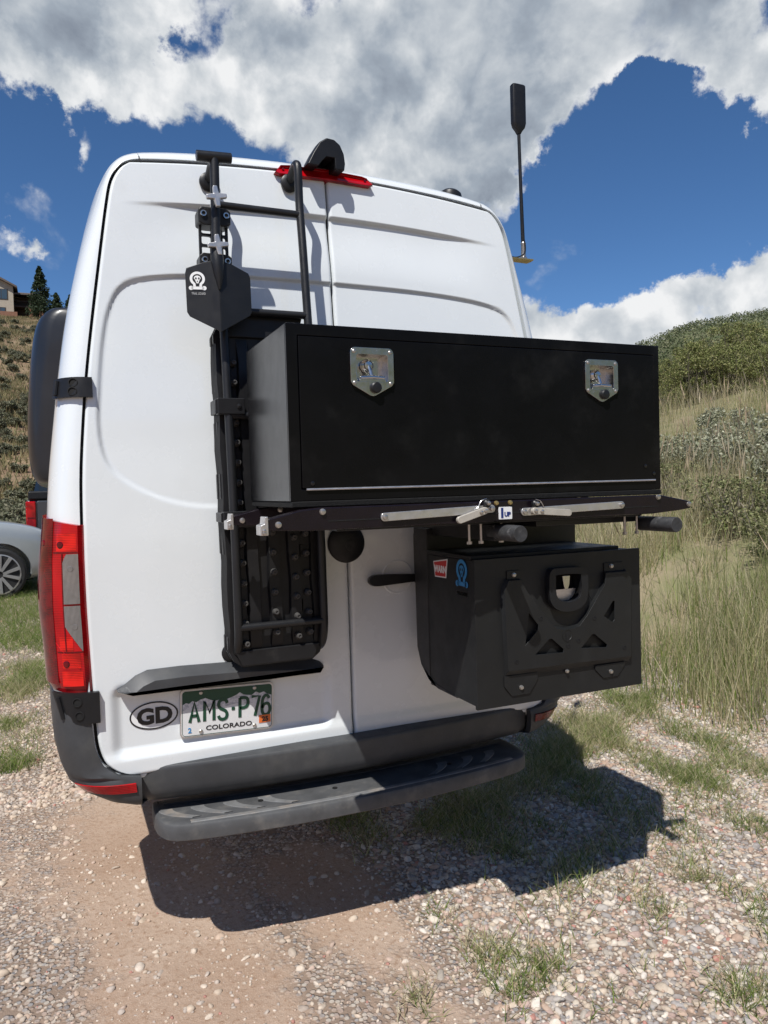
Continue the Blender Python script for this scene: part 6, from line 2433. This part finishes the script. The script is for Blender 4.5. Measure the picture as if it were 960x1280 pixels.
def build_shrubs():
    rng = np.random.default_rng(23)
    rn = random.Random(4)

    def at(az, d):
        a = math.radians(az)
        return -.955 + d * math.sin(a), -2.526 + d * math.cos(a)
    sage = [shrub_mesh('sagebrush', 40 + i, 1.5, .95, 30, 3600, .046, SAGE, stem=(.26, .23, .19), nst=26, tight=.75) for i in range(3)]
    dark = [shrub_mesh('bank_shrub', 60 + i, 1.6, 1.1, 26, 2600, .050, [(.17, .19, .08), (.21, .225, .10), (.12, .135, .055), (.28, .265, .14)], stem=(.28, .25, .20), nst=44, tight=.7) for i in range(2)]
    oak = [shrub_mesh('scrub_oak', 80 + i, 2.4, 2.6, 60, 5200, .075, OAK, stem=(.24, .21, .16), nst=40, tight=.55) for i in range(4)]
    # the bank: sagebrush and darker shrubs
    for az, d, s, lab in ((49.4, 11.6, 1.0, 'big grey-green sagebrush highest on the right edge of the bank'),
                          (46.0, 12.6, .85, 'grey-green sagebrush on the bank below the oak thicket'),
                          (52.5, 10.4, 1.05, 'grey sagebrush at the right end of the bank'),
                          (43.4, 13.0, .8, 'sagebrush half hidden beside the upper right corner of the long box'),
                          (48.2, 14.2, .9, 'pale sagebrush just under the oak thicket')):
        x, y = at(az, d)
        place(sage[int(d * 10) % 3], 'sagebrush', x, y, s, rn.uniform(0, 6.28), lab, 'shrub', 'sagebrush on the bank')
    for az, d, s, lab in ((48.6, 9.2, .72, 'dark tangled shrub on the bank level with the long box'),
                          (51.5, 8.2, .62, 'dark shrub at the right edge of the bank in tall grass'),
                          (44.4, 11.4, .55, 'dark low shrub on the bank near the box corner'),
                          (47.0, 10.2, .65, 'olive shrub among seed heads in the middle of the bank')):
        x, y = at(az, d)
        place(dark[int(d * 10) % 2], 'bank_shrub', x, y, s, rn.uniform(0, 6.28), lab, 'shrub', 'dark shrubs on the bank')
    for i in range(34):
        az = 43.0 + 13 * i / 33 + rn.uniform(-.4, .4)
        d = rn.choice((18.5, 20.5, 22.5, 25)) + rn.uniform(-.7, .7)
        x, y = at(az, d)
        place(oak[i % 4], 'scrub_oak', x, y, rn.uniform(.40, .60) * (1 + .012 * (d - 18)) * (.8 + .2 * min(1, (az - 43) / 4)), rn.uniform(0, 6.28),
              ('leafy scrub oak bush at the left end of the thicket above the long box corner' if az < 45 else 'leafy scrub oak bush in the middle of the thicket on top of the bank' if az < 49.5 else 'leafy scrub oak bush at the right end of the thicket on the bank'), 'bush', 'scrub oak thicket', .1)
    # bushy cover of the far hill, one mass
    n = 3600
    az = np.radians(rng.uniform(24, 66, n))
    d = rng.uniform(75, 330, n)
    x = -.955 + d * np.sin(az)
    y = -2.526 + d * np.cos(az)
    cen = np.stack([x, y, terr(x, y) + 1.0], -1)
    V, F, C = leaf_cloud(cen, rng.uniform(1.2, 2.6, n), 120000, .50, rng, [(.13, .15, .075), (.165, .175, .09), (.20, .20, .115), (.10, .12, .055)])
    o = link('far_woodland', arr_mesh('far_woodland', V, F, LEAF_M, C))
    stuff(tag(o, 'low green woodland covering the far hill on the right', 'woodland'))
    # a few dark conifers on that skyline
    # left slope: small sagebrush one by one
    small = [shrub_mesh('hillside_shrub', 120 + i, 1.7, .85, 11, 1300, .13, [(.155, .16, .10), (.19, .19, .125), (.125, .135, .075), (.22, .21, .14)], nst=5) for i in range(4)]
    k = 0
    for i in range(900):
        y = 16 + 117 * rn.random() ** 1.25
        a = rn.uniform(-5.2, 1.0)
        x = -.955 + (y + 2.5) * math.tan(math.radians(a))
        if float(lumps(np.array([x]), np.array([y]), .25, 131)[0]) < rn.uniform(-.9, .5):
            continue
        place(small[i % 4], 'hillside_shrub', x, y, rn.uniform(.45, 1.0), rn.uniform(0, 6.28),
              SLOPE_LAB[0 if y < 55 else 1 if y < 85 else 2 if y < 112 else 3], 'shrub', 'shrubs on the reddish slope')
        k += 1
        if k >= 240:
            break


def conifer(x, y, h, w, label, seed, bare=.08):
    rng = np.random.default_rng(seed)
    t = thing('conifer_tree', label, 'tree', (x, y, tz(x, y)), 'conifers beside the hilltop house')
    z0 = tz(x, y)
    mb = MB()
    mb.tube([(x, y, z0 - .3), (x, y, z0 + h * .5), (x, y, z0 + h * .97)], .2, 8, rs=[h * .022, h * .013, .02])
    mb.build('trunk', BARK, t)
    cen, rad = [], []
    n = int(h * 22)
    for i in range(n):
        u = (i + rng.uniform()) / n
        zz = bare + (1 - bare) * u
        R = w / 2 * (1 - u) ** .8 * rng.uniform(.45, 1.08) + .08
        a = rng.uniform(0, 6.28)
        cen.append((x + R * math.cos(a) * .8, y + R * math.sin(a) * .8, z0 + h * zz - .10 * R))
        rad.append(.16 * w * (1 - u) ** .7 + .14)
    V, F, C = leaf_cloud(cen, rad, int(h * 900), .26, rng, PINE, up=-.1, squash=.55)
    link('crown', arr_mesh('crown', V, F, LEAF_M, C), t)


build_house()
build_car()
build_truck()
build_gravel()
build_shrubs()
conifer(-1.95, 137, 8.6, 4.6, 'tallest dark conifer standing right beside the hilltop house', 1)
conifer(.5, 143, 5.2, 4.4, 'broad lower conifer on the hilltop right of the tall one', 2)
conifer(2.9, 146, 5.6, 3.4, 'small pointed conifer on the hilltop nearest the van', 3)
conifer(-3.3, 146, 5.5, 3.6, 'conifer partly behind the hilltop house roof', 4)
build_grass()
